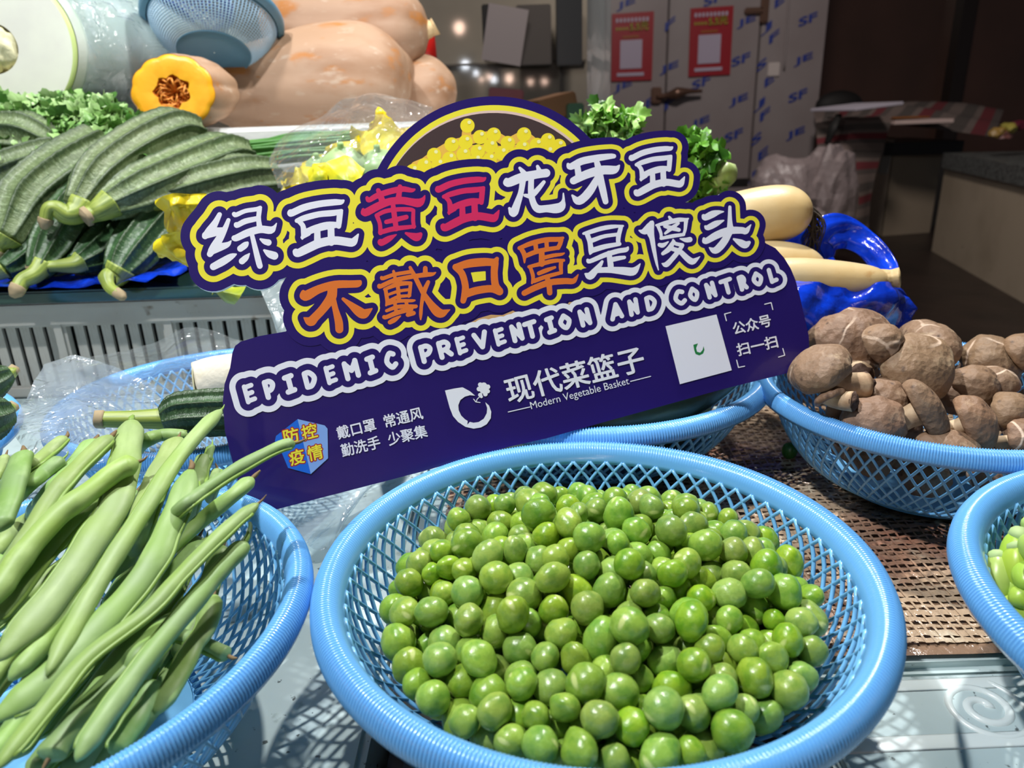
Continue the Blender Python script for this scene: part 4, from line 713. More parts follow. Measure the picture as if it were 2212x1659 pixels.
for k in range(8):
    f1 = sphere_noise(k+40, .05+.025*(k % 3), 2.2); f2 = sphere_noise(k+70, .02, 5)
    V, Fc = blob((0, 0, 0), (1.0+.08*(k % 2), 1.0-.05*(k % 3), 1.0+.12*((k*3) % 4)/3), 3, lambda X: f1(X)*f2(X))
    o = obj('green_pea', V, Fc, m_pea, local=True); pea_me.append(o.data); bpy.data.objects.remove(o)
g = random.Random(5); rest = MB()
for i, (x, y, z, r) in enumerate(PEA):
    loc = (x+.036, y+.296, z); rot = Euler((g.uniform(0, 6.3), g.uniform(0, 6.3), g.uniform(0, 6.3)))
    if i < 300:
        o = bpy.data.objects.new('green_pea', pea_me[g.randrange(8)]); COL.objects.link(o); o.location = loc; o.rotation_euler = rot; rr = r*1.0; o.scale = (rr, rr, rr)
        tag(o, 'round green pea in the heap in the front blue basket', 'pea', 'peas heaped in the front basket')
    else:
        V, Fc = blob(loc, (r, r, r*1.08), 2, R=rot.to_matrix()); rest.add(V, Fc)
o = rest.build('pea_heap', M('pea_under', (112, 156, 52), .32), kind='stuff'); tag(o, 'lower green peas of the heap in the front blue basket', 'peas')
o = bpy.data.objects.new('fallen_pea', pea_me[3]); COL.objects.link(o); p = at(1706, 973, z=.012); o.location = p; o.scale = (.0055, .0055, .0072); tag(o, 'single dark green pea lying on the woven mat', 'pea'); o.data = o.data.copy(); o.data.materials[0] = M('old_pea', (60, 110, 50), .25)
# pale shelled beans in the right basket
m_soy = M('shelled_bean_skin', (168, 200, 82), .32, objvar=1, sss=.08); m_soyt = M('bean_cap', (170, 196, 130), .6)
for i, (u, v, z, rot) in enumerate([(2196, 1195, .07, 0), (2200, 1225, .066, .8), (2160, 1245, .060, 1.2), (2200, 1265, .058, .2), (2186, 1295, .050, .6), (2222, 1240, .066, 1.5), (2228, 1290, .058, 1), (2218, 1330, .05, .3), (2250, 1200, .075, .4), (2260, 1260, .075, 1.1), (2255, 1330, .06, 2), (2205, 1310, .046, 2.3), (2250, 1160, .07, 2.5), (2280, 1300, .07, .7)]):
    t = thing('shelled_bean', 'plump pale green shelled bean in the right-hand basket', 'bean', 'shelled beans in the right basket', loc=at(u, v, z=z))
    R = np.array(Euler((.3*i, .6, rot+.9)).to_matrix()); f1 = sphere_noise(i+3, .05, 2)
    V, Fc = blob(WL[t.name], (.0065, .0068, .0115), 3, f1, R); obj('bean_body', V, Fc, m_soy, t)
    V, Fc = blob(WL[t.name]+R@np.array([0, 0, .0085]), (.0052, .0054, .0045), 2, sphere_noise(i, .12, 5), R); obj('bean_cap', V, Fc, m_soyt, t)
mb = MB(); g = random.Random(11)
for i in range(150):
    r_ = .098*math.sqrt(g.random()); a_ = g.uniform(0, 6.28); x_, y_ = .324+r_*math.cos(a_), .2325+r_*math.sin(a_)
    if x_ < .262: continue
    V, Fc = blob((x_, y_, .030+.026*(1-(r_/.1)**2)+g.uniform(-.006, .006)), (.0068, .0068, .0115), 2, R=Euler((g.uniform(0, 3), g.uniform(0, 3), g.uniform(0, 3))).to_matrix()); mb.add(V, Fc)
o = mb.build('shelled_beans', m_soy, kind='stuff'); tag(o, 'rest of the pale green shelled beans heaped in the right-hand basket', 'beans')
# ------------------------------------------------------------------ green beans
m_bean = M('pod_skin', (140, 168, 102), .5, objvar=.8, var=[(50, (140, 172, 88), .42, .66)], bump=[('noise', 150, .18, .001)], uvvar=[(3, 1.2, (176, 202, 134), .5, .7)], spots=[(32, (116, 96, 52), 0, .035)], sss=.04)
m_tip = M('pod_tip', (118, 96, 62), .7); m_str2 = M('pod_seam', (130, 162, 74), .4)
BEANS = [  # pixels from the tip to the tail, half width in pixels, layer, flatness
 ([(478, 885), (427, 938), (375, 1003), (330, 1075), (285, 1145), (225, 1240), (165, 1345), (100, 1460)], 19, 3, .75, 'tip against the left edge of the sign'),
 ([(638, 957), (601, 967), (522, 1008), (445, 1058), (392, 1098), (330, 1160)], 15, 3, .9, 'tip crossing in front of the blue shield on the sign'),
 ([(546, 1032), (506, 1068), (443, 1118), (373, 1180), (316, 1240), (250, 1320)], 19, 1, .7, 'in shade under the long tip that crosses the sign'),
 ([(558, 1087), (506, 1130), (443, 1190), (385, 1250), (319, 1322), (191, 1420), (112, 1515), (48, 1592), (-10, 1665)], 20, 3, .7, 'longest one, its brown tip over the basket rim'),
 ([(529, 1170), (515, 1190), (478, 1230), (430, 1288), (335, 1403), (271, 1489), (207, 1578), (165, 1645)], 21, 2.2, .75, 'lowest right one with a curled dark stalk'),
 ([(413, 1012), (392, 1080), (362, 1145), (335, 1205), (287, 1275), (223, 1345), (143, 1428), (64, 1498), (-20, 1560)], 28, 2.6, .5, 'broad flat one down the middle of the heap'),
 ([(300, 997), (253, 1017), (190, 1065), (127, 1112), (63, 1182), (20, 1240), (-30, 1320)], 24, 3.2, .8, 'thick one ending in a purple tip at mid heap'),
 ([(240, 943), (196, 985), (142, 1040), (104, 1090), (60, 1165), (20, 1225), (-20, 1280)], 21, 3, .8, 'plump one with a brown tip left of the heap top'),
 ([(284, 908), (277, 960), (268, 1015), (250, 1090), (206, 1160), (150, 1245), (80, 1335), (-10, 1430)], 31, 2.4, .55, 'widest one with a double-lobed end at the top'),
 ([(385, 946), (357, 1000), (327, 1064), (303, 1130), (280, 1200)], 27, 1.8, .55, 'broad flat one rising left of the long leaning pod'),
 ([(50, 978), (34, 1030), (18, 1090), (-10, 1150)], 25, 3, .6, 'short broad one at the left edge of the picture'),
 ([(141, 945), (104, 978), (63, 1012), (30, 1040)], 15, 2, .8, 'pointed one above the left edge of the heap'),
 ([(136, 990), (95, 1022), (54, 1056), (10, 1100)], 15, 2.2, .8, 'thin one below the pointed one at the left'),
 ([(205, 952), (160, 1010), (110, 1065), (60, 1120)], 22, 1.5, .7, 'half hidden one behind the plump brown-tipped pod'),
 ([(405, 942), (350, 940), (312, 955), (288, 985)], 14, .9, .9, 'bent dark one lying under the luffa stalk'),
 ([(443, 985), (430, 1020), (417, 1070), (405, 1130)], 18, 1.0, .8, 'short upright one with a spot right of the heap top'),
 ([(458, 962), (448, 1000), (440, 1045)], 8, .8, .9, 'thin tip peeping out behind the long leaning pod'), ([(468, 1016), (462, 1045), (450, 1085)], 12, .8, .8, 'small purple-tipped one close to the sign edge'),
 ([(462, 1285), (446, 1353), (415, 1401), (383, 1465), (335, 1545)], 23, 1.2, .6, 'flat one against the right lattice of the basket'),
 ([(494, 1417), (460, 1400), (420, 1382), (380, 1370)], 15, .3, .9, 'stub pointing right at the bottom of the basket'),
 ([(332, 1470), (315, 1515), (281, 1575), (240, 1630)], 21, 1.4, .7, 'short one near the front rim of the basket'),
 ([(105, 1640), (128, 1605), (191, 1529), (271, 1449), (319, 1395), (380, 1320)], 27, 1.5, .75, 'blunt one with a pale point at the front rim'),
 ([(224, 1200), (191, 1262), (128, 1340), (80, 1404), (20, 1470)], 19, 1.8, .8, 'narrow one right of the widest pod'),
 ([(218, 1075), (158, 1130), (95, 1205), (30, 1290), (-20, 1350)], 15, 2, .8, 'narrow yellowish one under the thick purple-tipped pod'),
 ([(440, 1168), (383, 1232), (303, 1300), (220, 1380), (120, 1470)], 24, .6, .6, 'dark one low between the long pods'),
 ([(290, 1140), (230, 1225), (165, 1330), (110, 1420), (40, 1500)], 20, 1.3, .8, 'shaded one beneath the long leaning pod'),
 ([(150, 1250), (80, 1340), (10, 1430), (-40, 1500)], 20, .9, .8, 'deep one at the left, mostly hidden'), ([(380, 1350), (320, 1420), (250, 1500), (160, 1580), (90, 1650)], 22, .3, .8, 'deep one near the front rim'),
 ([(130, 1440), (70, 1520), (10, 1600), (-40, 1660)], 22, .5, .8, 'deep one at the left front corner'), ([(350, 1180), (300, 1260), (230, 1340), (150, 1430)], 22, 0, .8, 'low one in the middle of the heap'), ([(90, 1130), (40, 1200), (-20, 1290)], 22, 1, .8, 'deep one at the left edge of the heap'),
 ([(240, 1460), (180, 1540), (120, 1610), (60, 1680)], 22, 0, .8, 'bottom one just inside the front rim'), ([(60, 1020), (20, 1080), (-30, 1140)], 20, .8, .8, 'low one at the far left'), ([(-10, 1200), (-40, 1300), (-80, 1400)], 24, 1, .8, 'one at the very left edge of the picture'),
 ([(12, 985), (2, 1010), (-14, 1040)], 9, 1.2, .8, 'small tip at the left edge above the heap'),
 ([(400, 1240), (225, 1471), (60, 1700)], 24, -1.2, .75, 'lying deep in the heap'),
 ([(430, 1330), (296, 1514), (180, 1690)], 24, -2.1, .75, 'lying deep in the heap'),
 ([(345, 1230), (165, 1421), (-20, 1620)], 24, -3.0, .75, 'lying deep in the heap'),
 ([(300, 1180), (110, 1324), (-60, 1480)], 24, -1.2, .75, 'lying deep in the heap'),
 ([(250, 1150), (83, 1269), (-60, 1380)], 24, -2.1, .75, 'lying deep in the heap'),
 ([(450, 1250), (345, 1426), (230, 1600)], 24, -3.0, .75, 'lying deep in the heap'),
 ([(200, 1120), (72, 1203), (-80, 1300)], 24, -1.2, .75, 'lying deep in the heap'),
 ([(400, 1420), (315, 1538), (240, 1640)], 24, -2.1, .75, 'lying deep in the heap'),
 ([(330, 1330), (200, 1468), (60, 1600)], 24, -3.0, .75, 'lying deep in the heap'),
 ([(160, 1300), (36, 1427), (-80, 1560)], 24, -1.2, .75, 'lying deep in the heap'),
 ([(430, 1160), (371, 1270), (330, 1380)], 24, -2.1, .75, 'lying deep in the heap'),
 ([(400, 1120), (309, 1217), (230, 1330)], 24, -3.0, .75, 'lying deep in the heap'),
 ([(480, 1180), (438, 1300), (380, 1420)], 24, -1.2, .75, 'lying deep in the heap'),
 ([(120, 1090), (26, 1158), (-60, 1230)], 24, -2.1, .75, 'lying deep in the heap'),
 ([(300, 1060), (233, 1131), (180, 1200)], 24, -3.0, .75, 'lying deep in the heap'),
 ([(360, 1380), (247, 1538), (140, 1690)], 24, -1.2, .75, 'lying deep in the heap'),
 ([(220, 1400), (110, 1522), (20, 1640)], 24, -2.1, .75, 'lying deep in the heap')]
for bi_, (px, hw, lay_, fl, wh) in enumerate(BEANS):
    pts = []
    for k, (u, v) in enumerate(px):
        z = np.interp(v, [900, 1000, 1120, 1300, 1500, 1660], [.122, .118, .108, .093, .082, .076])+.0062*(lay_-2.2)
        if lay_ < 1.6 and v > 1100: z -= .006
        if k == len(px)-1 and v < 1330 and u > -5: z -= .022
        pts.append(at(u, v, z=z))
    pts = np.array(pts); mid = pts[len(pts)//2]; dist = np.linalg.norm(mid-np.array([0, 0, CZ])); w = hw*dist/1640
    t = thing('green_bean', 'pale green flat bean pod, '+wh if 'deep in the heap' not in wh else 'green bean pod lying deep in the heap, mostly hidden', 'bean', 'green beans in the left basket' if 'deep in the heap' not in wh else 'hidden green beans at the bottom of the left basket', loc=pts.mean(0))
    nb = len(px)*.55; f_b = lambda s_, w=w, k=bi_, nb=nb: w*min(1, (s_/.09)**.6+.16 if s_ < .09 else 1)*min(1, ((1-s_)/.12)**.6+.1 if s_ > .88 else 1)*(1+.04*math.sin(s_*5*nb+k)+.025*math.sin(s_*9.5*nb+k*2))
    V, Fc, U = sweep(pts, f_b, 56, 22, cross=lambda p, s_, fl=fl: ((fl*(1-.12*np.abs(np.sin(p))**6))*np.ones_like(p), np.ones_like(p)*(1+.03*np.cos(2*p))), up=(.25*math.sin(bi_*1.7), -.3, 1))
    pod = obj('pod', V, Fc, m_bean, t, uv=U)
    d = pts[0]-crom(pts, 40)[1]; d /= np.linalg.norm(d)+1e-9
    V, Fc, U = sweep([pts[0]-d*.0015, pts[0]+d*.0022, pts[0]+d*.0045+np.array([.001*math.sin(bi_), 0, .001])], [w*.24, w*.26, w*.1] if bi_ % 3 else [w*.2, w*.12, w*.04], 8, 8); obj('stalk', V, Fc, m_tip if bi_ % 4 else m_str2, t)
    C = crom(pts, 56); T, N, B = frames(C, (.25*math.sin(bi_*1.7), -.3, 1))
    rs = np.array([f_b(s_) for s_ in np.linspace(0, 1, 56)]); E1 = C+B*(rs*.985)[:, None]*(-1 if (bi_ % 2) else 1)
    V, Fc, U = sweep(E1[3:-3], [.0007, .0011, .0007], 40, 6); obj('seam', V, Fc, m_str2, t)
V, Fc, U = sweep([at(528, 1172, z=.1), at(536, 1158, z=.1), at(541, 1140, z=.1), at(540, 1130, z=.1)], [.0018, .0012, .0008], 14, 6); o = obj('curled_stalk', V, Fc, M('stalk_dark', (46, 66, 34), .5)); tag(o, 'thin dark curled bean stalk against the right inner wall of the bean basket', 'stalk')
# ------------------------------------------------------------------ mushrooms
m_cap = M('mushroom_cap', (142, 112, 86), .62, var=[(35, (120, 94, 72), .4, .66), (90, (172, 146, 118), .55, .72)], bump=[('noise', 60, .4, .003), ('vor', 230, .45, .0015), ('noise', 420, .5, .001)], spots=[(120, (70, 48, 36), 0, .22)], objvar=.35)
nt = m_cap.node_tree; bs = nt.nodes['Principled BSDF']; srcc = bs.inputs['Base Color'].links[0].from_socket; tc_ = nt.nodes.new('ShaderNodeTexCoord'); n1 = nt.nodes.new('ShaderNodeTexNoise'); n1.inputs['Scale'].default_value = 22; nt.links.new(tc_.outputs['Object'], n1.inputs['Vector'])
ad = nt.nodes.new('ShaderNodeVectorMath'); ad.operation = 'MULTIPLY_ADD'; ad.inputs[1].default_value = (.03, .03, .03); nt.links.new(n1.outputs['Color'], ad.inputs[0]); oi_ = nt.nodes.new('ShaderNodeObjectInfo'); a3 = nt.nodes.new('ShaderNodeVectorMath'); a3.operation = 'MULTIPLY_ADD'; a3.inputs[1].default_value = (9, 5, 7); nt.links.new(oi_.outputs['Random'], a3.inputs[0]); nt.links.new(tc_.outputs['Object'], a3.inputs[2]); nt.links.new(a3.outputs[0], ad.inputs[2]); vo = nt.nodes.new('ShaderNodeTexVoronoi'); vo.feature = 'DISTANCE_TO_EDGE'; vo.inputs['Scale'].default_value = 26; nt.links.new(ad.outputs[0], vo.inputs['Vector'])
m_r = nt.nodes.new('ShaderNodeMapRange'); m_r.inputs[1].default_value = .03; m_r.inputs[2].default_value = .012; nt.links.new(vo.outputs['Distance'], m_r.inputs[0]); n2 = nt.nodes.new('ShaderNodeTexNoise'); n2.inputs['Scale'].default_value = 16; nt.links.new(a3.outputs[0], n2.inputs['Vector']); m_r2 = nt.nodes.new('ShaderNodeMapRange'); m_r2.inputs[1].default_value = .50; m_r2.inputs[2].default_value = .58; m_r2.inputs[4].default_value = .85; nt.links.new(n2.outputs[0], m_r2.inputs[0])
mu_ = nt.nodes.new('ShaderNodeMath'); mu_.operation = 'MULTIPLY'; nt.links.new(m_r.outputs[0], mu_.inputs[0]); nt.links.new(m_r2.outputs[0], mu_.inputs[1]); mx = nt.nodes.new('ShaderNodeMix'); mx.data_type = 'RGBA'; nt.links.new(mu_.outputs[0], mx.inputs[0]); nt.links.new(srcc, mx.inputs[6]); mx.inputs[7].default_value = srgb(226, 200, 176); nt.links.new(mx.outputs[2], bs.inputs['Base Color'])
m_gill = M('mushroom_gills', (196, 168, 132), .8, uvvar=[(.5, 60, (150, 120, 90), .45, .6)]); m_stem = M('mushroom_stem', (206, 180, 146), .7, var=[(60, (150, 116, 86), .45, .7)], bump=[('noise', 200, .5, .001)]); m_cut = M('stem_cut', (70, 48, 36), .8, bump=[('noise', 260, .8, .002)])
def mushroom(c, r, axis, label, h=.55, sq=1.0, stem=None, sd=1, roll=0, dent=0, stemw=None):
    """cap centre, radius, axis pointing out of the cap's top"""
    t = thing('mushroom', label, 'mushroom', 'brown mushrooms in the right basket', loc=c)
    z = np.array(axis, float); z /= np.linalg.norm(z); x = np.cross(z, (0, 0, 1)); x = x/np.linalg.norm(x) if np.linalg.norm(x) > .05 else np.array([1., 0, 0]); y = np.cross(z, x)
    x, y = x*math.cos(roll)+y*math.sin(roll), -x*math.sin(roll)+y*math.cos(roll); R = np.c_[x, y, z]
    pr = [(.02, h), (.25, h*.97), (.5, h*.86), (.72, h*.66), (.88, h*.38), (.98, h*.08), (1.0, -.12), (.95, -.26), (.86, -.30), (.78, -.24)]
    g_ = np.random.default_rng(sd); ph0, ph1 = g_.uniform(0, 6, 2)
    def wob(p, zz): return 1+.05*np.sin(2*p+ph0)+.035*np.sin(3*p+ph1)+.02*np.sin(7*p+ph0)
    V, Fc = lathe(crom(np.c_[np.array(pr), np.zeros(len(pr))], 26)[:, :2].tolist(), 48, wob=wob)
    if dent: V[:, 2] -= dent*np.exp(-((V[:, 0]-.35)**2)/.03)*(V[:, 2] > -.2)
    V = V*np.array([r, r*sq, r]); Fc = list(Fc)+[tuple(range(48))[::-1]]
    nz = sphere_noise(sd, .03, 5); V = V*nz(V/r*1.3)[:, None]
    obj('cap', V@R.T+c, [f[::-1] for f in Fc], m_cap, t)
    a = np.linspace(0, 2*math.pi, 97)[:-1]; rr = [(.80, -.24), (.5, -.06), (.16, -.02)]; Vg = []; 
    for q, (ra, za) in enumerate(rr): Vg.append(np.c_[np.cos(a)*ra, np.sin(a)*ra*sq, za+.03*(np.arange(96) % 2)*(q < 2)])
    Vg = np.vstack(Vg)*r; Fg = [(q*96+j, q*96+(j+1) % 96, (q+1)*96+(j+1) % 96, (q+1)*96+j) for q in range(2) for j in range(96)]
    obj('gills', Vg@R.T+c, Fg, m_gill, t)
    sl, sr, bend = stem or (1.3, .26, (.1, 0))
    P_ = [np.array([0, 0, .05]), np.array([bend[0]*.3, bend[1]*.3, -sl*.5]), np.array([bend[0], bend[1], -sl])]; P_ = [(R@(p*r))+c for p in P_]; P_ = stemw or P_
    V, Fc, U = sweep(P_, [sr*r*1.15, sr*r*.9, sr*r*1.05], 16, 16); s_ = obj('stem', V, Fc, m_stem, t)
    d = P_[2]-P_[1]; d /= np.linalg.norm(d); V, Fc = blob(P_[2], (sr*r*.95, sr*r*.95, sr*r*.5), 3, sphere_noise(sd, .15, 7), np.array(Vector(d).to_track_quat('Z', 'Y').to_matrix())); obj('cut_end', V, Fc, m_cut, s_)
    return t
A_ = lambda u, v, y: at(u, v, y=y)
def shroom(px, y, rpx, axis, label, **k):
    c = A_(*px, y); d = np.linalg.norm(c-np.array([0, 0, CZ])); return mushroom(c, rpx*d/1680, axis, label, **k)
shroom((1836, 738), .505, 92, (-.15, -.42, .9), 'largest mushroom on top of the heap, its cap cracked with pale lines', h=.72, sq=.8, stem=(1.0, .3, (.5, -.3)), sd=3, roll=.3)
shroom((1902, 742), .480, 46, (.55, -.55, .6), 'small lobed mushroom grown onto the right side of the largest one', h=.95, sq=.9, stem=(.8, .22, (0, 0)), sd=8)
shroom((1768, 792), .450, 86, (-.50, .10, .86), 'mushroom beside the corner of the sign, its thick stalk pointing right', h=.42, sq=.72, stem=(.8, .33, (1.15, -.5)), sd=5, roll=0, stemw=[A_(1752, 806, .452), A_(1800, 830, .444), A_(1868, 834, .446)])
shroom((1986, 790), .470, 76, (.12, -.72, .68), 'smooth round mushroom facing the viewer in the middle of the heap', h=.5, stem=(1.0, .3, (0, 0)), sd=11)
shroom((2012, 738), .535, 84, (.42, .05, .9), 'long curved mushroom with three pale cracks at the back of the heap', h=.45, sq=.6, stem=(.8, .25, (0, 0)), sd=14, roll=-.2)
shroom((2140, 782), .520, 56, (.1, -.5, .85), 'rounded mushroom with a creased cap at the back right', h=.8, stem=(.8, .3, (0, 0)), sd=17)
shroom((2108, 832), .480, 50, (.3, -.5, .8), 'grey brown mushroom tucked between the two creased ones', h=.7, sq=.85, stem=(.8, .3, (0, 0)), sd=21)
shroom((2003, 884), .432, 68, (.80, -.22, .52), 'banana-shaped mushroom seen edge-on leaning at the front', h=.42, sq=.7, stem=(1.1, .36, (-.1, -.2)), sd=24, roll=1.57)
shroom((2106, 912), .430, 62, (.76, -.38, .50), 'ridged oval mushroom leaning right of the banana-shaped one', h=.58, sq=.75, stem=(1, .3, (0, 0)), sd=27, roll=1.5)
shroom((1888, 912), .425, 62, (-.05, -.62, .78), 'scaly domed mushroom in front, just above the basket rim', h=.75, stem=(.9, .3, (.9, .2)), sd=30)
shroom((1908, 862), .455, 54, (.1, -.45, .88), 'wrinkled mushroom hidden behind the scaly domed one', h=.7, stem=(.9, .3, (0, 0)), sd=33)
shroom((2182, 890), .450, 46, (.5, -.5, .6), 'small tan mushroom at the right edge of the heap', h=.8, sq=.9, stem=(1, .3, (0, 0)), sd=36)
shroom((2212, 950), .425, 46, (.6, -.6, .4), 'fringed mushroom cut by the right edge of the picture', h=.7, sq=.9, stem=(1, .3, (0, 0)), sd=39)
shroom((2208, 762), .510, 42, (.5, -.4, .6), 'streaked mushroom at the top right edge', h=.8, sq=.9, stem=(1, .3, (0, 0)), sd=42)
shroom((2052, 968), .418, 62, (0, -.35, .94), 'flat mushroom pressed low against the front rim', h=.45, sq=.8, stem=(.4, .3, (0, 0)), sd=45)
shroom((1846, 790), .490, 34, (.15, .55, .8), 'upturned mushroom showing a cream stalk with a dark cut end', h=.5, stem=(.9, .85, (.05, -.9)), sd=48)
shroom((1792, 855), .432, 34, (-.3, .55, .7), 'pale broken mushroom stalk at the left end of the basket', h=.4, stem=(.9, .6, (.5, -.9)), sd=51)
for lb, u, v, y, r_, sd_ in (('squat mushroom low behind the thick pink stalk', 1836, 885, .45, 48, 71), ('shaded mushroom low between the scaly and the banana-shaped ones', 1952, 905, .455, 42, 72), ('shaded mushroom low behind the banana-shaped one', 2062, 850, .48, 46, 73), ('shaded mushroom low behind the ridged oval one', 2150, 880, .475, 42, 74), ('shaded mushroom at the back of the heap under the curved one', 1930, 830, .50, 44, 75)):
    shroom((u, v+10), y, r_, (.2, -.4, .9), lb, h=.6, sq=.9, stem=(.5, .3, (0, 0)), sd=sd_)
for i, (u, v, y) in enumerate([(1960, 950, .455), (2150, 960, .45), (1850, 930, .47), (2060, 960, .47), (1880, 960, .45), (2160, 1000, .43), (2000, 1000, .44)]): mushroom(A_(u, v, y)-np.array([0, 0, .01]), .017, (.2*math.sin(i*2), -.3, .9), 'brown mushroom at the bottom of the basket seen through the lattice', .6, .9, (.6, .3, (0, 0)), 60+i)
for i, (x_, y_, z_) in enumerate([(.345, .50, .075), (.375, .47, .070), (.36, .53, .075), (.34, .44, .065), (.31, .53, .08)]): mushroom(np.array([x_, y_, z_]), .021, (.3*math.sin(i*3), .3*math.cos(i*3), .9), 'brown mushroom at the far right side of the basket, beyond the picture', .6, .9, (.6, .3, (0, 0)), 80+i)
# ------------------------------------------------------------------ crate and glass shelf
m_crate = M('crate_white', (176, 174, 166), .45, var=[(9, (160, 152, 140), .5, .75), (40, (120, 108, 92), .66, .75)])
YF = .745
crate = thing('slotted_crate', 'white slotted plastic crate under the glass shelf', 'crate', loc=(-.35, YF, .0))
rbox('top_rail', (-.82, YF-.012, .080), (.02, YF+.004, .104), m_crate, crate, bev=.003); rbox('lip', (-.82, YF-.018, .100), (.02, YF+.01, .107), m_crate, crate, bev=.002); rbox('bottom_rail', (-.82, YF-.002, .001), (.02, YF+.004, .014), m_crate, crate)
rbox('side_panel', (.014, YF+.004, .001), (.02, YF+.34, .104), m_crate, crate); rbox('floor_panel', (-.82, YF+.004, .001), (.02, YF+.34, .006), m_dark, crate); rbox('back_panel', (-.82, YF+.30, .001), (.02, YF+.304, .104), m_dark, crate); rbox('inner_shade_sheet', (-.82, YF+.03, .006), (.013, YF+.034, .10), m_dark, crate)  # dark panels and sheet: shade inside the covered crate put into their colour
xr = [at(u, 700, y=YF)[0] for u in (128, 365, 615)]; pitch = (at(340, 700, y=YF)[0]-at(152, 700, y=YF)[0])/6.0
slat = None; x = xr[0]-pitch*7.7*3
ribs = [xr[0]-(xr[1]-xr[0])*k for k in (3, 2, 1)]+xr+[xr[-1]+(xr[1]-xr[0])]
for x in ribs: rbox('rib', (x-.004, YF-.010, .004), (x+.010, YF+.004, .086), m_crate, crate, bev=.003)
for a, b in zip(ribs[:-1], ribs[1:]):
    n = 7; step = (b-a-.014)/n
    for k in range(n):
        xa = a+.010+k*step+.0040
        if slat is None: slat = obj('slat', *bbox_mesh((-.5, -.5, -.5), (.5, .5, .5), 0), m_crate, None, smooth=False, local=True); o = slat
        else: o = slat.copy(); COL.objects.link(o)
        o.parent = crate; w = step-.0044; o.scale = (w, .004, .07); o.location = np.array([xa+w/2, YF+.002, .047])-WL[crate.name]
m_glass = M('shelf_glass', (46, 74, 64), .08, coat=.5)
tag(rbox('glass_shelf', (-.85, .722, .1075), (.08, 1.085, .1195), m_glass, bev=.002), 'dark green edged glass shelf carrying the ridged luffas', 'shelf')
fm_blue = M('blue_bag_plastic', (16, 64, 214), .16, var=[(30, (8, 38, 150), .42, .62)], coat=.6, bump=[('noise', 70, .6, .003)])
m_bluef = film_mat('blue_film', (40, 90, 235), .10, .72, .15, 70, .6, .003)
sh = .123
V, Fc, U = grid([[(-.80, .716, .116), (-.80, .80, sh), (-.80, .92, sh)], [at(60, 618, y=.715), (-.5, .80, sh), (-.5, .92, sh)], [at(250, 612, y=.712), (-.4, .80, sh), (-.4, .92, sh)], [at(405, 585, y=.72), at(420, 560, y=.8), (-.28, .9, sh)]], 60, 30, creases(12, .006, 22))
tag(obj('blue_plastic_sheet', V, Fc, fm_blue), 'crumpled bright blue plastic sheet under the luffas', 'plastic sheet')
# ------------------------------------------------------------------ luffas
m_luf = M('luffa_skin', (112, 130, 88), .42, uvvar=[(14, 2.0, (88, 108, 68), .42, .65), (60, 14, (136, 156, 116), .5, .68), (5, 40, (74, 100, 62), .58, .7)], bump=[('uvnoise', (90, 16), .5, .002), ('noise', 260, .3, .001)], objvar=.5)
m_lufd = M('luffa_dark_skin', (58, 92, 54), .36, uvvar=[(10, 3.0, (44, 74, 42), .42, .65), (40, 24, (104, 136, 92), .58, .72)], bump=[('uvnoise', (60, 14), .4, .002)], objvar=.4)
m_lstem = M('luffa_stalk', (150, 166, 76), .45, uvvar=[(2, 12, (120, 140, 60), .45, .6)]); m_ldry = M('dry_stalk', (160, 142, 110), .8); 
for m_ in (m_luf, m_lufd):
    nt = m_.node_tree; bs = nt.nodes['Principled BSDF']; sc_ = bs.inputs['Base Color'].links[0].from_socket; at_ = nt.nodes.new('ShaderNodeAttribute'); at_.attribute_name = 'ridge'
    r_ = nt.nodes.new('ShaderNodeMapRange'); r_.inputs[1].default_value = .88; r_.inputs[2].default_value = .985; r_.inputs[4].default_value = .8; nt.links.new(at_.outputs['Fac'], r_.inputs[0]); x_ = nt.nodes.new('ShaderNodeMix'); x_.data_type = 'RGBA'; nt.links.new(r_.outputs[0], x_.inputs[0]); nt.links.new(sc_, x_.inputs[6]); x_.inputs[7].default_value = srgb(52, 72, 44); nt.links.new(x_.outputs[2], bs.inputs['Base Color'])
def luffa(label, pts, rads, stalk, mat, nrid=9, sd=0, stalk_r=.007, dry=True):
    """pts from stalk end to blunt end"""
    pts = np.array(pts); t = thing('ridged_luffa', label, 'luffa', 'ridged luffas', loc=pts.mean(0)); g_ = np.random.default_rng(sd); p0 = g_.uniform(0, 6)
    def cr(p, s_):
        q = np.abs(np.cos(p*nrid/2+p0+.2*math.sin(s_*5+sd))); rq.append(q); amp = .17*min(1, s_*5+.25); w = (q**9)*amp+.05*q*q-.06+.012*np.sin(s_*70+p*3+sd)*amp*4+.01*math.sin(s_*120+sd)*q; return (1+w, 1+w)
    rr = list(rads); rq = []
    V, Fc, U = sweep(pts, lambda s_: np.interp(s_, np.linspace(0, 1, len(rr)), rr)*(min(1, ((1-s_)/.05))**.5*.35+.65 if s_ > .95 else 1), 84, 144, cross=cr, up=(.1, -.5, 1)); bo = obj('body', V, Fc, mat, t, uv=U); ra = bo.data.attributes.new('ridge', 'FLOAT', 'POINT'); ra.data.foreach_set('value', np.concatenate(rq).astype('f'))
    st = np.array(stalk); V, Fc, U = sweep(st, [rads[0]*.95, rads[0]*.75, stalk_r, stalk_r*.9], 24, 16, cross=lambda p, s_: (1+.08*np.cos(5*p),)*2); so = obj('stalk', V, Fc, m_lstem, t, uv=U)
    d = st[-1]-st[-2]; d /= np.linalg.norm(d); V, Fc, U = sweep([st[-1]-d*.003, st[-1]+d*.002, st[-1]+d*(.008 if dry else .001)], [stalk_r*1.05, stalk_r*1.0, stalk_r*(.4 if dry else .9)], 8, 10, cross=lambda p, s_: (1+.12*np.cos(4*p),)*2); obj('dry_end', V, Fc, m_ldry, so)
    return t
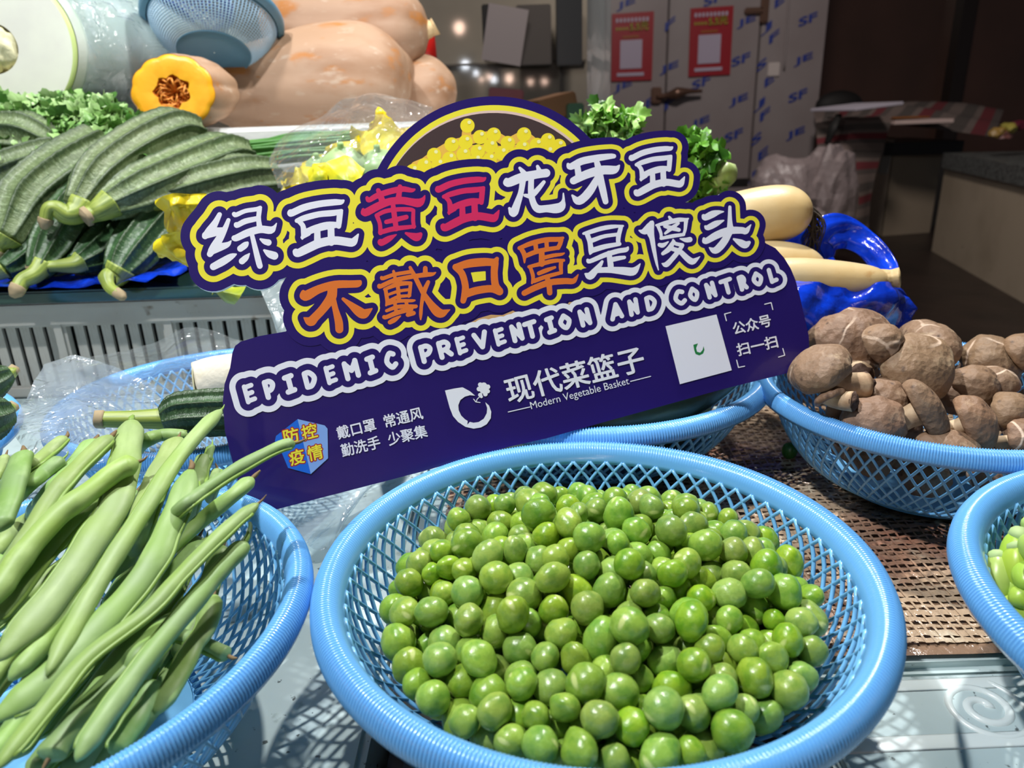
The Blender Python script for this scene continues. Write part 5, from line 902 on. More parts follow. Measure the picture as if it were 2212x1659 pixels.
Q_ = lambda L: [at(u, v, y=y) for u, v, y in L]
luffa('dark ridged luffa with a hooked dry stalk hanging over the shelf edge', Q_([(252, 592, .735), (285, 545, .76), (335, 480, .80), (400, 420, .86)]), [.014, .021, .023, .021], Q_([(262, 578, .735), (248, 598, .73), (232, 600, .722), (238, 622, .712), (258, 636, .705)]), m_lufd, 9, 1, .0055)
luffa('dark ridged luffa in the shade with a straight green stalk pointing left', Q_([(165, 572, .745), (205, 545, .77), (260, 490, .81), (320, 430, .86)]), [.011, .018, .021, .018], Q_([(175, 565, .745), (160, 572, .74), (120, 575, .735), (76, 577, .73)]), m_lufd, 9, 2, .0055)
luffa('dark ridged luffa with a pale stalk reaching down to the shelf edge', Q_([(82, 588, .73), (110, 540, .755), (150, 475, .78), (200, 410, .82)]), [.011, .019, .022, .02], Q_([(92, 572, .735), (76, 592, .725), (50, 606, .718), (36, 626, .71)]), m_lufd, 9, 3, .0075)
luffa('small dark luffa cut by the left edge just above the blue sheet', Q_([(5, 582, .74), (40, 560, .755), (90, 520, .78), (150, 460, .82)]), [.012, .016, .018, .017], Q_([(10, 578, .74), (-20, 592, .735), (-60, 600, .73)]), m_lufd, 9, 4)
luffa('long pale ridged luffa running down to the left edge', Q_([(8, 520, .75), (55, 440, .79), (135, 375, .83), (225, 318, .88)]), [.016, .027, .029, .027], Q_([(15, 510, .75), (0, 530, .745), (-8, 550, .74)]), m_luf, 9, 5)
luffa('flat lying luffa at the left edge under the top one', Q_([(-60, 415, .83), (30, 378, .85), (110, 352, .87), (190, 335, .90)]), [.024, .026, .026, .022], Q_([(-50, 412, .83), (-80, 420, .83), (-120, 425, .83)]), m_luf, 9, 6)
luffa('topmost luffa at the left edge with a rounded end', Q_([(-120, 318, .88), (-20, 303, .88), (60, 300, .88), (118, 322, .88)]), [.024, .026, .027, .018], Q_([(-110, 318, .88), (-140, 320, .88), (-170, 322, .88)]), m_luf, 9, 7)
luffa('curved luffa reaching up to the orange pumpkin, green stalk curling left', Q_([(168, 445, .765), (218, 378, .80), (295, 322, .85), (372, 290, .90), (426, 300, .93)]), [.014, .022, .0245, .0265, .022], Q_([(178, 440, .765), (165, 458, .757), (140, 462, .75), (118, 448, .745), (104, 452, .742), (98, 478, .74)]), m_luf, 9, 8, .006)
luffa('biggest luffa lying right of the curved one, round cut stalk facing front', Q_([(228, 448, .76), (305, 412, .79), (400, 372, .85), (480, 346, .91), (530, 352, .94)]), [.015, .0235, .026, .0285, .024], Q_([(240, 440, .76), (218, 453, .752), (200, 462, .747), (186, 468, .742)]), m_luf, 9, 9, .0085, False)
luffa('luffa tucked under the biggest one with its end by the sign', Q_([(330, 432, .80), (430, 405, .84), (520, 388, .88), (592, 384, .92)]), [.020, .025, .026, .022], Q_([(340, 430, .80), (320, 440, .79), (300, 446, .79)]), m_luf, 9, 10)
luffa('luffa end showing behind the top left corner of the sign', Q_([(400, 400, .88), (480, 378, .92), (560, 372, .95)]), [.022, .024, .020], Q_([(410, 398, .88), (390, 402, .88), (370, 408, .88)]), m_luf, 9, 11)
luffa('dark luffa with a long straight stalk lying on the film-covered basket', Q_([(352, 905, .425), (385, 896, .428), (440, 892, .432), (520, 888, .438), (640, 880, .45)]), [.0085, .0125, .0132, .0135, .013], Q_([(362, 905, .426), (345, 905, .424), (280, 906, .42), (214, 906, .416)]), m_lufd, 10, 12, .0052, False)
luffa('thin dark luffa tip in the basket at the left edge, upper', Q_([(22, 806, .50), (-20, 825, .49), (-80, 850, .48)]), [.006, .012, .014], Q_([(18, 808, .50), (24, 804, .502), (27, 801, .504)]), m_lufd, 9, 13, .004, False)
luffa('thin dark luffa tip in the basket at the left edge, lower', Q_([(18, 885, .45), (-20, 900, .44), (-80, 910, .43)]), [.008, .014, .016], Q_([(14, 886, .45), (20, 883, .452), (24, 881, .454)]), m_lufd, 9, 14, .004, False)
# ------------------------------------------------------------------ back tier: foam box, pumpkins, wax gourd, colanders
m_foam = M('foam_white', (240, 240, 238), .7, bump=[('vor', 160, .15, .001)])
foam = thing('foam_box', 'long white foam box holding the tan pumpkins', 'box', loc=(0, 1.1, .12))
a = at(350, 300, y=1.0); b = at(1000, 280, y=1.0); zr = at(600, 273, y=1.0)[2]
rbox('front_wall', (a[0], 1.0, .121), (b[0]+.12, 1.03, zr), m_foam, foam, bev=.005); rbox('back_wall', (a[0], 1.42, .121), (b[0]+.12, 1.45, zr-.03), m_foam, foam, bev=.005); rbox('end_wall', (b[0]+.09, 1.03, .121), (b[0]+.12, 1.42, zr), m_foam, foam, bev=.005); rbox('end_wall', (a[0], 1.03, .121), (a[0]+.03, 1.42, zr), m_foam, foam, bev=.005); rbox('bottom', (a[0]+.03, 1.03, .121), (b[0]+.09, 1.42, .15), m_foam, foam, bev=.005)
plat = thing('display_step', 'hidden step that carries the coriander, gourds and foam box', 'step', loc=(-.5, 1.2, 0)); rbox('step_board', (-1.3, 1.095, .001), (.12, 1.75, .12), m_cbody, plat); rbox('upper_step', (-1.3, 1.03, .121), (a[0]-.01, 1.75, .22), m_cbody, plat)
m_pump = M('pumpkin_skin', (178, 142, 112), .65, var=[(5, (190, 158, 134), .4, .7), (14, (162, 120, 88), .48, .66), (30, (186, 122, 62), .58, .68), (70, (196, 170, 148), .6, .72)], bump=[('noise', 18, .2, .004)], spots=[(45, (190, 128, 70), 0, .10)], stretch=(.45, 1, 1.3))
m_pstem = M('pumpkin_stalk', (222, 196, 150), .8, bump=[('noise', 90, .6, .003)])
def pumpkin(label, pts, rads, sd, stalk=None, ribs=10, depth=.025):
    pts = np.array(pts); t = thing('long_pumpkin', label, 'pumpkin', 'tan pumpkins in the foam box', loc=pts.mean(0))
    V, Fc, U = sweep(pts, lambda s_: float(np.interp(s_, np.linspace(0, 1, 60), crom(np.c_[rads, rads, rads], 60)[:, 0])), 60, 80, cross=lambda p, s_: (1+depth*(np.abs(np.cos(p*ribs/2+sd))-.6)+.012*math.sin(s_*9+sd)+.01*np.sin(2*p+s_*6),)*2); obj('body', V, Fc, m_pump, t, uv=U)
    if stalk is not None:
        V, Fc, U = sweep(stalk, [.016, .010, .013], 12, 14, cross=lambda p, s_: (1+.15*np.cos(5*p),)*2); obj('stalk', V, Fc, m_pstem, t)
    return t
pumpkin('big pumpkin in front, swelling to the right behind the luffas', Q_([(452, 215, 1.13), (490, 205, 1.14), (560, 195, 1.16), (680, 192, 1.17), (790, 190, 1.17), (860, 190, 1.17), (886, 192, 1.17)]), [.030, .050, .064, .086, .088, .060, .012], 1)
pumpkin('pumpkin lying on top of the pile with a knobbly stalk end at the right', Q_([(575, 70, 1.30), (620, 62, 1.30), (700, 66, 1.30), (790, 68, 1.30), (870, 66, 1.30), (910, 66, 1.30), (925, 66, 1.30)]), [.030, .058, .066, .068, .064, .040, .014], 4, Q_([(915, 66, 1.30), (935, 62, 1.30), (942, 58, 1.30)]))
pumpkin('pumpkin half hidden behind the right end of the front one', Q_([(760, 180, 1.27), (820, 180, 1.27), (870, 185, 1.27), (890, 190, 1.27)]), [.07, .085, .055, .012], 7)
pumpkin('smallest pumpkin end showing at the right, spotted orange', Q_([(860, 208, 1.31), (920, 204, 1.31), (965, 206, 1.31), (985, 210, 1.31)]), [.05, .060, .040, .010], 9)
# cut pumpkin
cp = at(370, 197, y=.985); rP = .048
cutp = thing('cut_pumpkin', 'cut pumpkin showing its bright orange flesh and stringy seed hollow', 'pumpkin', loc=cp)
nrmP = np.array([.12, -.98, .12]); nrmP /= np.linalg.norm(nrmP); xP = np.cross((0, 0, 1), nrmP); xP /= -np.linalg.norm(xP); yP = np.cross(nrmP, xP); yP = yP if yP[2] > 0 else -yP
m_flesh = M('pumpkin_flesh', (252, 184, 34), .4, var=[(30, (250, 160, 10), .5, .7)], bump=[('noise', 200, .2, .001)], sss=.05); m_fl2 = M('pumpkin_hollow', (196, 112, 24), .6, bump=[('noise', 160, .8, .003)]); m_string = M('pumpkin_string', (232, 150, 60), .5)
aa = np.linspace(0, 2*math.pi, 120, endpoint=False); shp = 1+.045*np.abs(np.cos(aa*5.5+.6))-.03+.05*np.cos(aa-3.6)+.04*np.cos(2*aa+.6)
def ring(k, d): return cp+rP*k*(np.cos(aa)*shp)[:, None]*xP+rP*k*.93*(np.sin(aa)*shp)[:, None]*yP+nrmP*d
hol = (np.interp((aa*7/(2*math.pi)) % 1, [0, .5, 1], [1, .8, 1]))[:, None]
rg = [ring(1.0, -.003), ring(.985, 0), ring(.85, .001), ring(.6, .001), cp+(ring(.47, 0)-cp)*hol]; F_ = [(i*120+j, i*120+(j+1) % 120, (i+1)*120+(j+1) % 120, (i+1)*120+j) for i in range(4) for j in range(120)]
obj('flesh', np.vstack(rg), F_, m_flesh, cutp)
rg = [cp+(ring(.47, 0)-cp)*hol, cp+(ring(.42, 0)-cp)*hol-nrmP*.008, ring(.25, -.014), ring(.02, -.02)]; obj('seed_hollow', np.vstack(rg), [(i*120+j, i*120+(j+1) % 120, (i+1)*120+(j+1) % 120, (i+1)*120+j) for i in range(3) for j in range(120)], m_fl2, cutp)
mb = MB(); g_ = np.random.default_rng(2)
for i in range(46):
    a1 = g_.uniform(0, 6.28); r1 = g_.uniform(.25, .47)*rP; a2 = a1+g_.uniform(-1.2, 1.2); r2 = g_.uniform(.0, .25)*rP; m_ = lambda a, r, d: cp+xP*r*math.cos(a)+yP*r*math.sin(a)+nrmP*d
    V, Fc, U = sweep([m_(a1, r1, -.004), m_((a1+a2)/2, (r1+r2)/2, g_.uniform(-.008, .002)), m_(a2, r2, -.012)], [.0014, .0010, .0006], 8, 5); mb.add(V, Fc)
mb.build('pumpkin_strings', m_string, cutp, kind='stuff')
bk_ = np.array([.16, .86, .02]); bk_ /= np.linalg.norm(bk_); rg = []
for s_, k in ((0, 1.0), (.006, 1.02), (.02, 1.02), (.04, .92), (.055, .78), (.065, .62), (.07, .5)): rg.append(ring(k, 0)+bk_*s_+np.array([.25*s_, 0, -.05*s_]))
obj('rind', np.vstack(rg), [(i*120+j, i*120+(j+1) % 120, (i+1)*120+(j+1) % 120, (i+1)*120+j) for i in range(len(rg)-1) for j in range(120)]+[tuple(range((len(rg)-1)*120, len(rg)*120))], m_pump, cutp)
# wax gourd
gc = at(-18, 105, y=.97); RG = .105
gourd = thing('wax_gourd', 'huge pale green wax gourd cut open with white flesh facing front', 'gourd', loc=gc)
m_gfl = M('gourd_flesh', (226, 228, 216), .45, var=[(14, (234, 238, 222), .45, .65)]); m_grim = M('gourd_green_edge', (196, 216, 138), .45); m_gskin = M('gourd_skin', (212, 222, 212), .6, var=[(12, (180, 198, 182), .42, .66), (40, (232, 238, 234), .55, .7)], bump=[('noise', 60, .2, .002)]); m_pith = M('gourd_pith', (226, 222, 180), .6, bump=[('noise', 120, .6, .003)])
n_g = np.array([-.10, -.985, .12]); n_g /= np.linalg.norm(n_g); x_g = np.cross(n_g, (0, 0, 1)); x_g /= np.linalg.norm(x_g); x_g = x_g if x_g[0] > 0 else -x_g; y_g = np.cross(x_g, n_g); y_g = y_g if y_g[2] > 0 else -y_g
ringg = lambda k, d, c=gc: c+RG*k*(np.cos(aa)[:, None]*x_g+np.sin(aa)[:, None]*y_g*.86)-n_g*d
F5 = lambda m: [(i*120+j, i*120+(j+1) % 120, (i+1)*120+(j+1) % 120, (i+1)*120+j) for i in range(m-1) for j in range(120)]
obj('flesh', np.vstack([ringg(.965, 0), ringg(.7, -.0005), ringg(.32, 0)]), F5(3), m_gfl, gourd); obj('green_edge', np.vstack([ringg(1.0, .004), ringg(.99, .001), ringg(.965, 0)]), F5(3), m_grim, gourd)
V, Fc = blob(gc-n_g*0+n_g*-.004, (RG*.26, .012, RG*.24), 4, sphere_noise(3, .13, 6)); obj('pith', V, Fc, m_pith, gourd)
obj('hollow', np.vstack([ringg(.33, 0), ringg(.30, .012), ringg(.02, .016)]), F5(3), m_pith, gourd)
axg = np.array([.34, .94, -.02]); axg /= np.linalg.norm(axg)
rg = []
for s_, k in ((0.0, 1.0), (.03, 1.02), (.10, 1.05), (.18, 1.05), (.26, 1.0), (.32, .90), (.37, .72), (.395, .5), (.405, .2)): rg.append(ringg(k, 0, gc+axg*(s_+.004)))
obj('skin', np.vstack(rg), F5(len(rg)), m_gskin, gourd)
m_film = film_mat('clear_film', (244, 248, 250), .09, .12, .09, 30, .5, .005); m_filmw = film_mat('cloudy_film', (232, 240, 244), .09, .34, .12, 30, .5, .005)
rg = []
for s_, k in ((0.012, 1.025), (.06, 1.05), (.12, 1.08), (.18, 1.07), (.26, 1.03), (.32, .94), (.37, .78), (.41, .5)): rg.append(ringg(k, 0, gc+axg*(s_+.004)))
V = np.vstack(rg); fn = creases(21, .004, 9); V = V+(V-V.mean(0))/np.linalg.norm(V-V.mean(0), axis=1)[:, None]*np.maximum(fn(V), 0)[:, None]
tag(obj('cling_wrap', V, F5(len(rg)), m_filmw), 'clear cling film wrapped around the wax gourd', 'film')
V, Fc, U = grid([[at(195, 20, y=1.1), at(215, 90, y=1.05), at(250, 170, y=1.05)], [at(270, 40, y=1.14), at(290, 95, y=1.06), at(300, 170, y=1.06)], [at(330, 85, y=1.17), at(345, 110, y=1.08), at(335, 150, y=1.07)], [at(400, 120, y=1.15), at(395, 128, y=1.1), at(350, 145, y=1.09)]], 44, 40, creases(31, .014, 16)); tag(obj('film_tail', V, Fc, m_film, smooth=False), 'bunched end of cling film beside the orange pumpkin', 'film')
# colanders on the pumpkins
m_pale = M('colander_pale_blue', (182, 216, 240), .3); m_palr = M('colander_rim_blue', (96, 146, 176), .3); m_deep = M('colander_deep_blue', (24, 54, 190), .22, coat=.3)
def colander(label, c, R, axis, mw, mr, nr_=64, rows=18, thick=.0009):
    t = thing('colander', label, 'colander', 'blue colanders on the pumpkins', loc=c); z = np.array(axis, float); z /= np.linalg.norm(z); Rm = np.array(Vector(z).to_track_quat('Z', 'Y').to_matrix())
    pr = [(1, 0), (.97, -.12), (.90, -.28), (.80, -.42), (.68, -.53), (.56, -.60)]; P_ = crom(np.c_[np.array(pr), np.zeros(6)], rows+1)[:, :2]*R
    T_ = lambda V: V@Rm.T+c
    V, Fc = lathe([(R*.98, -.012), (R*1.0, .0), (R*1.05, .004), (R*1.10, .0), (R*1.10, -.006), (R*1.06, -.008), (R*1.0, -.01)], 80); obj('rim', T_(V), Fc, mr, t)
    mb = MB()
    for i in range(nr_):
        a = 2*math.pi*i/nr_; V, Fc, U = sweep(np.c_[P_[:, 0]*math.cos(a), P_[:, 0]*math.sin(a), P_[:, 1]], [thick], len(P_), 4, smooth_path=False); mb.add(T_(V), Fc)
    for r, zz in P_[1:]:
        V, Fc = lathe([(r+thick, zz), (r, zz+thick), (r-thick, zz), (r, zz-thick), (r+thick, zz)], 72); mb.add(T_(V), Fc)
    mb.build('mesh_wall', mw, t)
    V, Fc = lathe([(R*.57, -.60*R), (R*.56, -.63*R), (R*.54, -.6*R), (R*.3, -.6*R), (.001, -.6*R)], 60); obj('base', T_(V), Fc, mr, t)
    return t
colander('light blue colander tilted towards the viewer on the big pumpkin', at(462, 42, y=1.10), .082, (-.05, .5, .86), m_pale, m_palr, 100, 22)
colander('deep blue colander behind the light blue one', at(380, -22, y=1.2), .075, (.25, .55, .80), m_deep, m_deep, 60, 12)
bt = thing('bottle', 'white bottle with a red cap half hidden behind the pumpkins', 'bottle', loc=at(915, 210, y=1.47)); px_box('bottle_body', 895, 138, 935, 225, 1.45, .04, M('bottle_white', (220, 224, 236), .3), par=bt)
V, Fc = lathe([(.024, .052), (.026, .05), (.028, 0), (.001, 0)][::-1]+[(.001, .053)], 24); obj('red_cap', V+at(912, 138, y=1.47), Fc, M('cap_red', (206, 36, 30), .3), bt)
# ------------------------------------------------------------------ herbs
def leafy(nm, mats, n, region, size, seed, parent, lobes=5, flat_=.5, kind='stuff'):
    g_ = np.random.default_rng(seed); mb = MB()
    for i in range(n):
        c = region(g_); s_ = size*g_.uniform(.6, 1.3); nr = g_.normal(size=3)+np.array([0, -.8, .9]); nr /= np.linalg.norm(nr); x = np.cross(nr, g_.normal(size=3)); x /= np.linalg.norm(x); y = np.cross(nr, x); k = lobes*6
        a = np.linspace(-math.pi*.95, math.pi*.95, k); r = s_*(.55+.45*np.abs(np.cos(a*lobes/2))**.7)*(1+.12*np.sin(a*17)); rim_ = c+np.cos(a)[:, None]*r[:, None]*x+np.sin(a)[:, None]*r[:, None]*y+nr*(s_*flat_*(.25*np.sin(3*a+i)+.15*np.sin(5*a)))[:, None]
        mid_ = c+(rim_-c)*.5+nr*s_*.08; V = np.vstack([[c-nr*s_*.12], mid_, rim_]); Fc = [(0, 1+j, 2+j) for j in range(k-1)]+[(1+j, 1+k+j, 2+k+j, 2+j) for j in range(k-1)]; mb.add(V, Fc, mi=int(g_.integers(len(mats))))
    return mb.build(nm, None, parent, kind=kind, mats=mats)
def leafmat(name, col, c2): return M(name, col, .4, var=[(60, c2, .4, .65)], sss=.05, bump=[('noise', 180, .3, .001)])
lg1, lg2, lg3 = leafmat('herb_green', (128, 172, 96), (104, 150, 72)), leafmat('herb_pale', (166, 200, 134), (140, 180, 104)), leafmat('herb_dark', (74, 122, 50), (60, 104, 40))
cor = thing('coriander_bunch', 'leafy bunch of green coriander between the wax gourd and the luffas', 'coriander', loc=at(150, 300, y=.94))
def reg(g_):
    u = g_.uniform(-30, 320); v0 = np.interp(u, [-30, 60, 160, 240, 300, 330], [205, 215, 205, 218, 262, 300]); v = v0+8+abs(g_.normal())*45; return at(u, min(v, 335), y=.95-.0008*(v-v0)+g_.uniform(-.02, .02))
leafy('coriander_leaves', [lg1, lg2, lg2, lg3], 620, reg, .0135, 3, cor)
mb = MB(); g_ = np.random.default_rng(9)
for i in range(40): p = reg(g_); V, Fc, U = sweep([p, p+np.array([g_.uniform(-.02, .02), .0, -.03]), p+np.array([g_.uniform(-.04, .04), .01, -.07])], [.0009], 6, 5); mb.add(V, Fc)
mb.build('coriander_stems', lg2, cor, kind='stuff')
V, Fc, U = sweep([(-.75, .93, .135), (-.55, .93, .14), (-.42, .94, .135)], [.03, .045, .03], 20, 16); obj('bunched_stalks', V, Fc, lg3, cor)
chv = thing('chive_bundle', 'bundle of thin green chives before the foam box', 'chives', loc=at(560, 325, y=.96))
mb = MB(); m_chive = M('chive_green', (74, 130, 56), .35, var=[(40, (110, 160, 84), .5, .7)])
for i in range(60):
    v = g_.uniform(302, 356); yy = .955+g_.uniform(-.02, .02); V, Fc, U = sweep([at(490+g_.uniform(-10, 10), v+6, y=yy), at(560, v, y=yy), at(640, v-12+g_.uniform(-6, 6), y=yy), at(760, v-20, y=yy)], [.0018, .0022, .0018], 16, 6); mb.add(V, Fc)
mb.build('chive_leaves', m_chive, chv, kind='stuff')
# lettuce behind the sign
let = thing('celery_lettuce', 'curly green lettuce behind the right part of the sign', 'lettuce', loc=at(1400, 350, y=.72))
lt1, lt2, lt3 = leafmat('lettuce_green', (110, 168, 56), (82, 140, 36)), leafmat('lettuce_pale', (170, 208, 120), (140, 186, 84)), leafmat('lettuce_dark', (66, 116, 34), (50, 96, 26))
def rl(L): 
    def f(g_):
        u, v, s_ = L[g_.integers(len(L))]; return at(u+g_.normal()*s_, v+g_.normal()*s_*.8, y=.74+g_.uniform(-.03, .03))
    return f
leafy('lettuce_leaves', [lt1, lt2, lt3], 150, rl([(1300, 262, 18), (1335, 268, 18), (1280, 285, 14), (1350, 285, 12), (1310, 300, 14)]), .011, 5, let, 6, 1.2)
leafy('lettuce_leaves', [lt1, lt1, lt3], 150, rl([(1500, 320, 14), (1518, 345, 16), (1510, 375, 16), (1530, 385, 14), (1500, 400, 14)]), .012, 6, let, 5, 1.2)
leafy('lettuce_leaves', [lt1, lt2, lt3], 260, lambda g_: np.array([g_.uniform(.05, .20), .75+g_.uniform(-.04, .03), min(.168+abs(g_.normal())*.022, .212)]), .014, 8, let, 6, 1.2)
V, Fc, U = sweep(Q_([(1505, 405, .74), (1540, 395, .73), (1566, 375, .72), (1574, 352, .72)]), [.012, .015, .015, .008], 24, 20, cross=lambda p, s_: (.8*np.ones_like(p), 1+.1*np.cos(3*p))); obj('white_stalk', V, Fc, M('lettuce_heart', (214, 226, 170), .4, var=[(20, (150, 190, 80), .5, .7)]), let, uv=U)
sb = thing('shelf_crate', 'dark crate hidden behind the sign that carries the lettuce', 'crate', loc=(.12, .75, 0)); rbox('crate_body', (.04, .70, .001), (.20, .80, .165), m_black, sb)
# ------------------------------------------------------------------ bag with yellow flowers and round squash
m_fly = M('flower_yellow', (240, 218, 30), .42, var=[(35, (222, 190, 14), .42, .62), (25, (190, 196, 60), .58, .7)], sss=.1, bump=[('noise', 90, .5, .002)])
def petal(nm, lb, rows, sd, amp=.006, fr=26, m=None, cat='flower', grp=None):
    V, Fc, U = grid(rows, 40, 40, creases(sd, amp, fr)); o = obj(nm, V, Fc, m or m_fly); tag(o, lb, cat, grp); return o
fl = [('tall crumpled yellow flower poking up in the clear bag', [[(800, 262), (790, 290), (795, 330)], [(822, 236), (826, 280), (830, 320)], [(858, 262), (868, 292), (865, 335)]], .80),
 ('wide yellow flower against the arc of the sign', [[(760, 276), (752, 300), (768, 335)], [(810, 285), (818, 312), (808, 340)], [(892, 262), (898, 300), (872, 340)]], .78),
 ('long yellow flower sloping down to the left in the bag', [[(620, 375), (612, 395), (620, 410)], [(680, 335), (690, 360), (694, 385)], [(780, 292), (782, 325), (788, 340)]], .77),
 ('yellow flower low at the left end of the bag', [[(612, 390), (606, 402), (604, 415)], [(650, 372), (655, 392), (655, 410)], [(700, 350), (705, 380), (706, 400)]], .755),
 ('bright yellow flower between the round squashes and the sign', [[(740, 320), (760, 345), (800, 350)], [(800, 318), (820, 335), (828, 350)], [(850, 330), (850, 345), (842, 352)]], .80)]
for i, (lb, px, y) in enumerate(fl): petal('squash_flower', lb, [[at(u, v, y=y+.02*math.sin(k*2+j)) for j, (u, v) in enumerate(r)] for k, r in enumerate(px)], 50+i, .013, 30, grp='yellow squash flowers')
m_leafv = M('veined_leaf', (222, 214, 40), .45, var=[(30, (170, 186, 60), .5, .66)], bump=[('noise', 70, .5, .002)])
petal('squash_leaf', 'veined yellow leaf standing behind the top edge of the sign', [[at(690, 362, y=.70), at(700, 380, y=.70), at(710, 402, y=.69)], [at(745, 338, y=.71), at(745, 370, y=.69), at(750, 402, y=.68)], [at(786, 362, y=.70), at(780, 385, y=.695), at(770, 402, y=.69)]], 70, .004, 30, m_leafv, 'leaf')
petal('squash_leaf', 'small curled yellow green leaf left of the veined one', [[at(664, 395, y=.70), at(662, 402, y=.70), at(660, 412, y=.70)], [at(672, 352, y=.71), at(690, 380, y=.69), at(690, 410, y=.69)], [at(705, 380, y=.70), at(715, 395, y=.70), at(716, 410, y=.69)]], 71, .005, 34, m_leafv, 'leaf')
petal('squash_flower', 'yellow petal sticking out left of the sign, upper one', [[at(450, 418, y=.60), at(455, 460, y=.60), at(450, 500, y=.60)], [at(380, 418, y=.585), at(385, 455, y=.58), at(390, 500, y=.60)], [at(340, 432, y=.59), at(350, 462, y=.59), at(358, 490, y=.60)]], 72, .009, 40, grp='yellow squash flowers')
petal('squash_flower', 'yellow petal with a browned rim sticking out left of the sign, lower one', [[at(450, 500, y=.60), at(450, 550, y=.60), at(440, 590, y=.60)], [at(380, 500, y=.58), at(380, 530, y=.58), at(400, 572, y=.59)], [at(328, 522, y=.59), at(328, 542, y=.59), at(350, 550, y=.60)]], 73, .009, 40, grp='yellow squash flowers')
petal('squash_leaf', 'yellow green leaf hanging below the left lobe of the sign', [[at(440, 628, y=.60), at(450, 632, y=.60), at(460, 636, y=.60)], [at(480, 615, y=.60), at(482, 632, y=.59), at(484, 652, y=.60)], [at(530, 615, y=.60), at(520, 640, y=.59), at(506, 658, y=.60)]], 74, .004, 26, leafmat('leaf_olive', (168, 180, 44), (120, 140, 40)), 'leaf')
m_rsq = M('round_squash_skin', (164, 192, 132), .35, var=[(40, (190, 212, 160), .5, .66)])
for lb, u, v, y, r in (('round pale green squash behind the veined leaf', 745, 365, .76, .024), ('round pale green squash right behind the sign', 822, 372, .77, .025), ('round pale green squash between the yellow petals at left', 690, 372, .79, .018)):
    t = thing('round_squash', lb, 'squash', 'pale round squashes in the bag', loc=at(u, v, y=y)); V, Fc = blob(WL[t.name], (r, r, r*.9), 4, sphere_noise(3, .03, 3)); obj('body', V, Fc, m_rsq, t); V, Fc, U = sweep([WL[t.name]+np.array([0, -r*.3, r*.7]), WL[t.name]+np.array([0, -r*.4, r*1.05])], [.004, .003], 6, 8); obj('stalk', V, Fc, lg2, t)
V, Fc, U = grid([[at(580, 350, y=.80), at(590, 375, y=.77), at(600, 405, y=.74)], [at(600, 300, y=.86), at(640, 335, y=.78), at(660, 395, y=.73)], [at(690, 250, y=.88), at(720, 290, y=.78), at(730, 370, y=.73)], [at(810, 212, y=.88), at(820, 265, y=.77), at(810, 350, y=.73)], [at(935, 222, y=.86), at(900, 275, y=.76), at(860, 340, y=.73)]], 60, 50, creases(41, .008, 11))
tag(obj('clear_bag', V, Fc, m_film), 'clear plastic bag over the yellow flowers and squashes', 'bag')
sb2 = thing('bag_crate', 'low crate hidden behind the sign that carries the flower bag', 'crate', loc=(-.1, .8, 0)); rbox('crate_body', (-.235, .77, .121), (.10, .99, .175), m_cbody, sb2)
# cloudy bag between crate and sign
V, Fc, U = grid([[at(555, 612, y=.62), at(585, 680, y=.60), at(610, 760, y=.58)], [at(600, 600, y=.63), at(600, 680, y=.60), at(630, 740, y=.58)], [at(680, 600, y=.64), at(680, 680, y=.61), at(690, 740, y=.58)]], 30, 30, creases(43, .006, 26)); tag(obj('cloudy_bag', V, Fc, film_mat('milky_film', (206, 218, 216), .08, .7, .25, 40, .5, .004)), 'cloudy plastic bag hanging between the crate and the sign', 'bag')
# film over the left-mid basket
V, Fc, U = grid([[at(95, 800, y=.55), at(60, 870, y=.50), at(30, 930, y=.455), at(70, 990, y=.42)], [at(180, 775, y=.60), at(170, 860, y=.50), at(130, 930, y=.44), at(130, 1010, y=.405)], [at(270, 765, y=.65), at(260, 850, y=.53), at(230, 930, y=.44), at(240, 1000, y=.41)], [at(400, 712, y=.68), at(370, 830, y=.55), at(340, 930, y=.46), at(340, 990, y=.415)], [at(520, 730, y=.67), at(450, 840, y=.56), at(430, 930, y=.47), at(430, 990, y=.42)], [at(640, 735, y=.66), at(560, 850, y=.56), at(520, 930, y=.48), at(520, 985, y=.43)]], 70, 60, creases(47, .007, 9)); tag(obj('cling_film', V, Fc, m_film), 'crinkled clear film draped over the basket behind the beans', 'film')
V, Fc, U = grid([[at(95, 790, y=.55), at(50, 860, y=.50), at(30, 930, y=.45)], [at(170, 790, y=.56), at(150, 870, y=.50), at(120, 960, y=.43)], [at(260, 800, y=.56), at(250, 880, y=.50), at(220, 960, y=.43)], [at(340, 830, y=.56), at(330, 900, y=.50), at(300, 965, y=.43)]], 50, 50, creases(48, .010, 14)); tag(obj('crumpled_bag_clear', V, Fc, m_filmw), 'bunched clear bag left of the luffa stalk', 'bag')
# yam chunk
t = thing('yam_chunk', 'pale cut chunk of winter yam in the basket at the left end of the sign', 'yam', loc=at(470, 830, y=.53)); V, Fc, U = sweep([at(428, 832, y=.525), at(470, 822, y=.53), at(540, 812, y=.54), at(600, 806, y=.55)], [.017, .018, .018, .018], 20, 28, cross=lambda p, s_: (1+.05*np.cos(3*p),)*2); obj('peeled_flesh', V, Fc, M('yam_flesh', (212, 206, 188), .6, var=[(40, (214, 206, 180), .5, .66)], bump=[('noise', 120, .5, .002)]), t, uv=U)
V, Fc = lathe([(.0175, 0), (.0165, .0012), (.001, .0014)], 28); Rm = np.array(Vector((-.95, -.28, 0)).to_track_quat('Z', 'Y').to_matrix()); obj('cut_face', V@Rm.T+at(427, 832, y=.525), Fc, M('yam_cut', (206, 200, 160), .6), t)
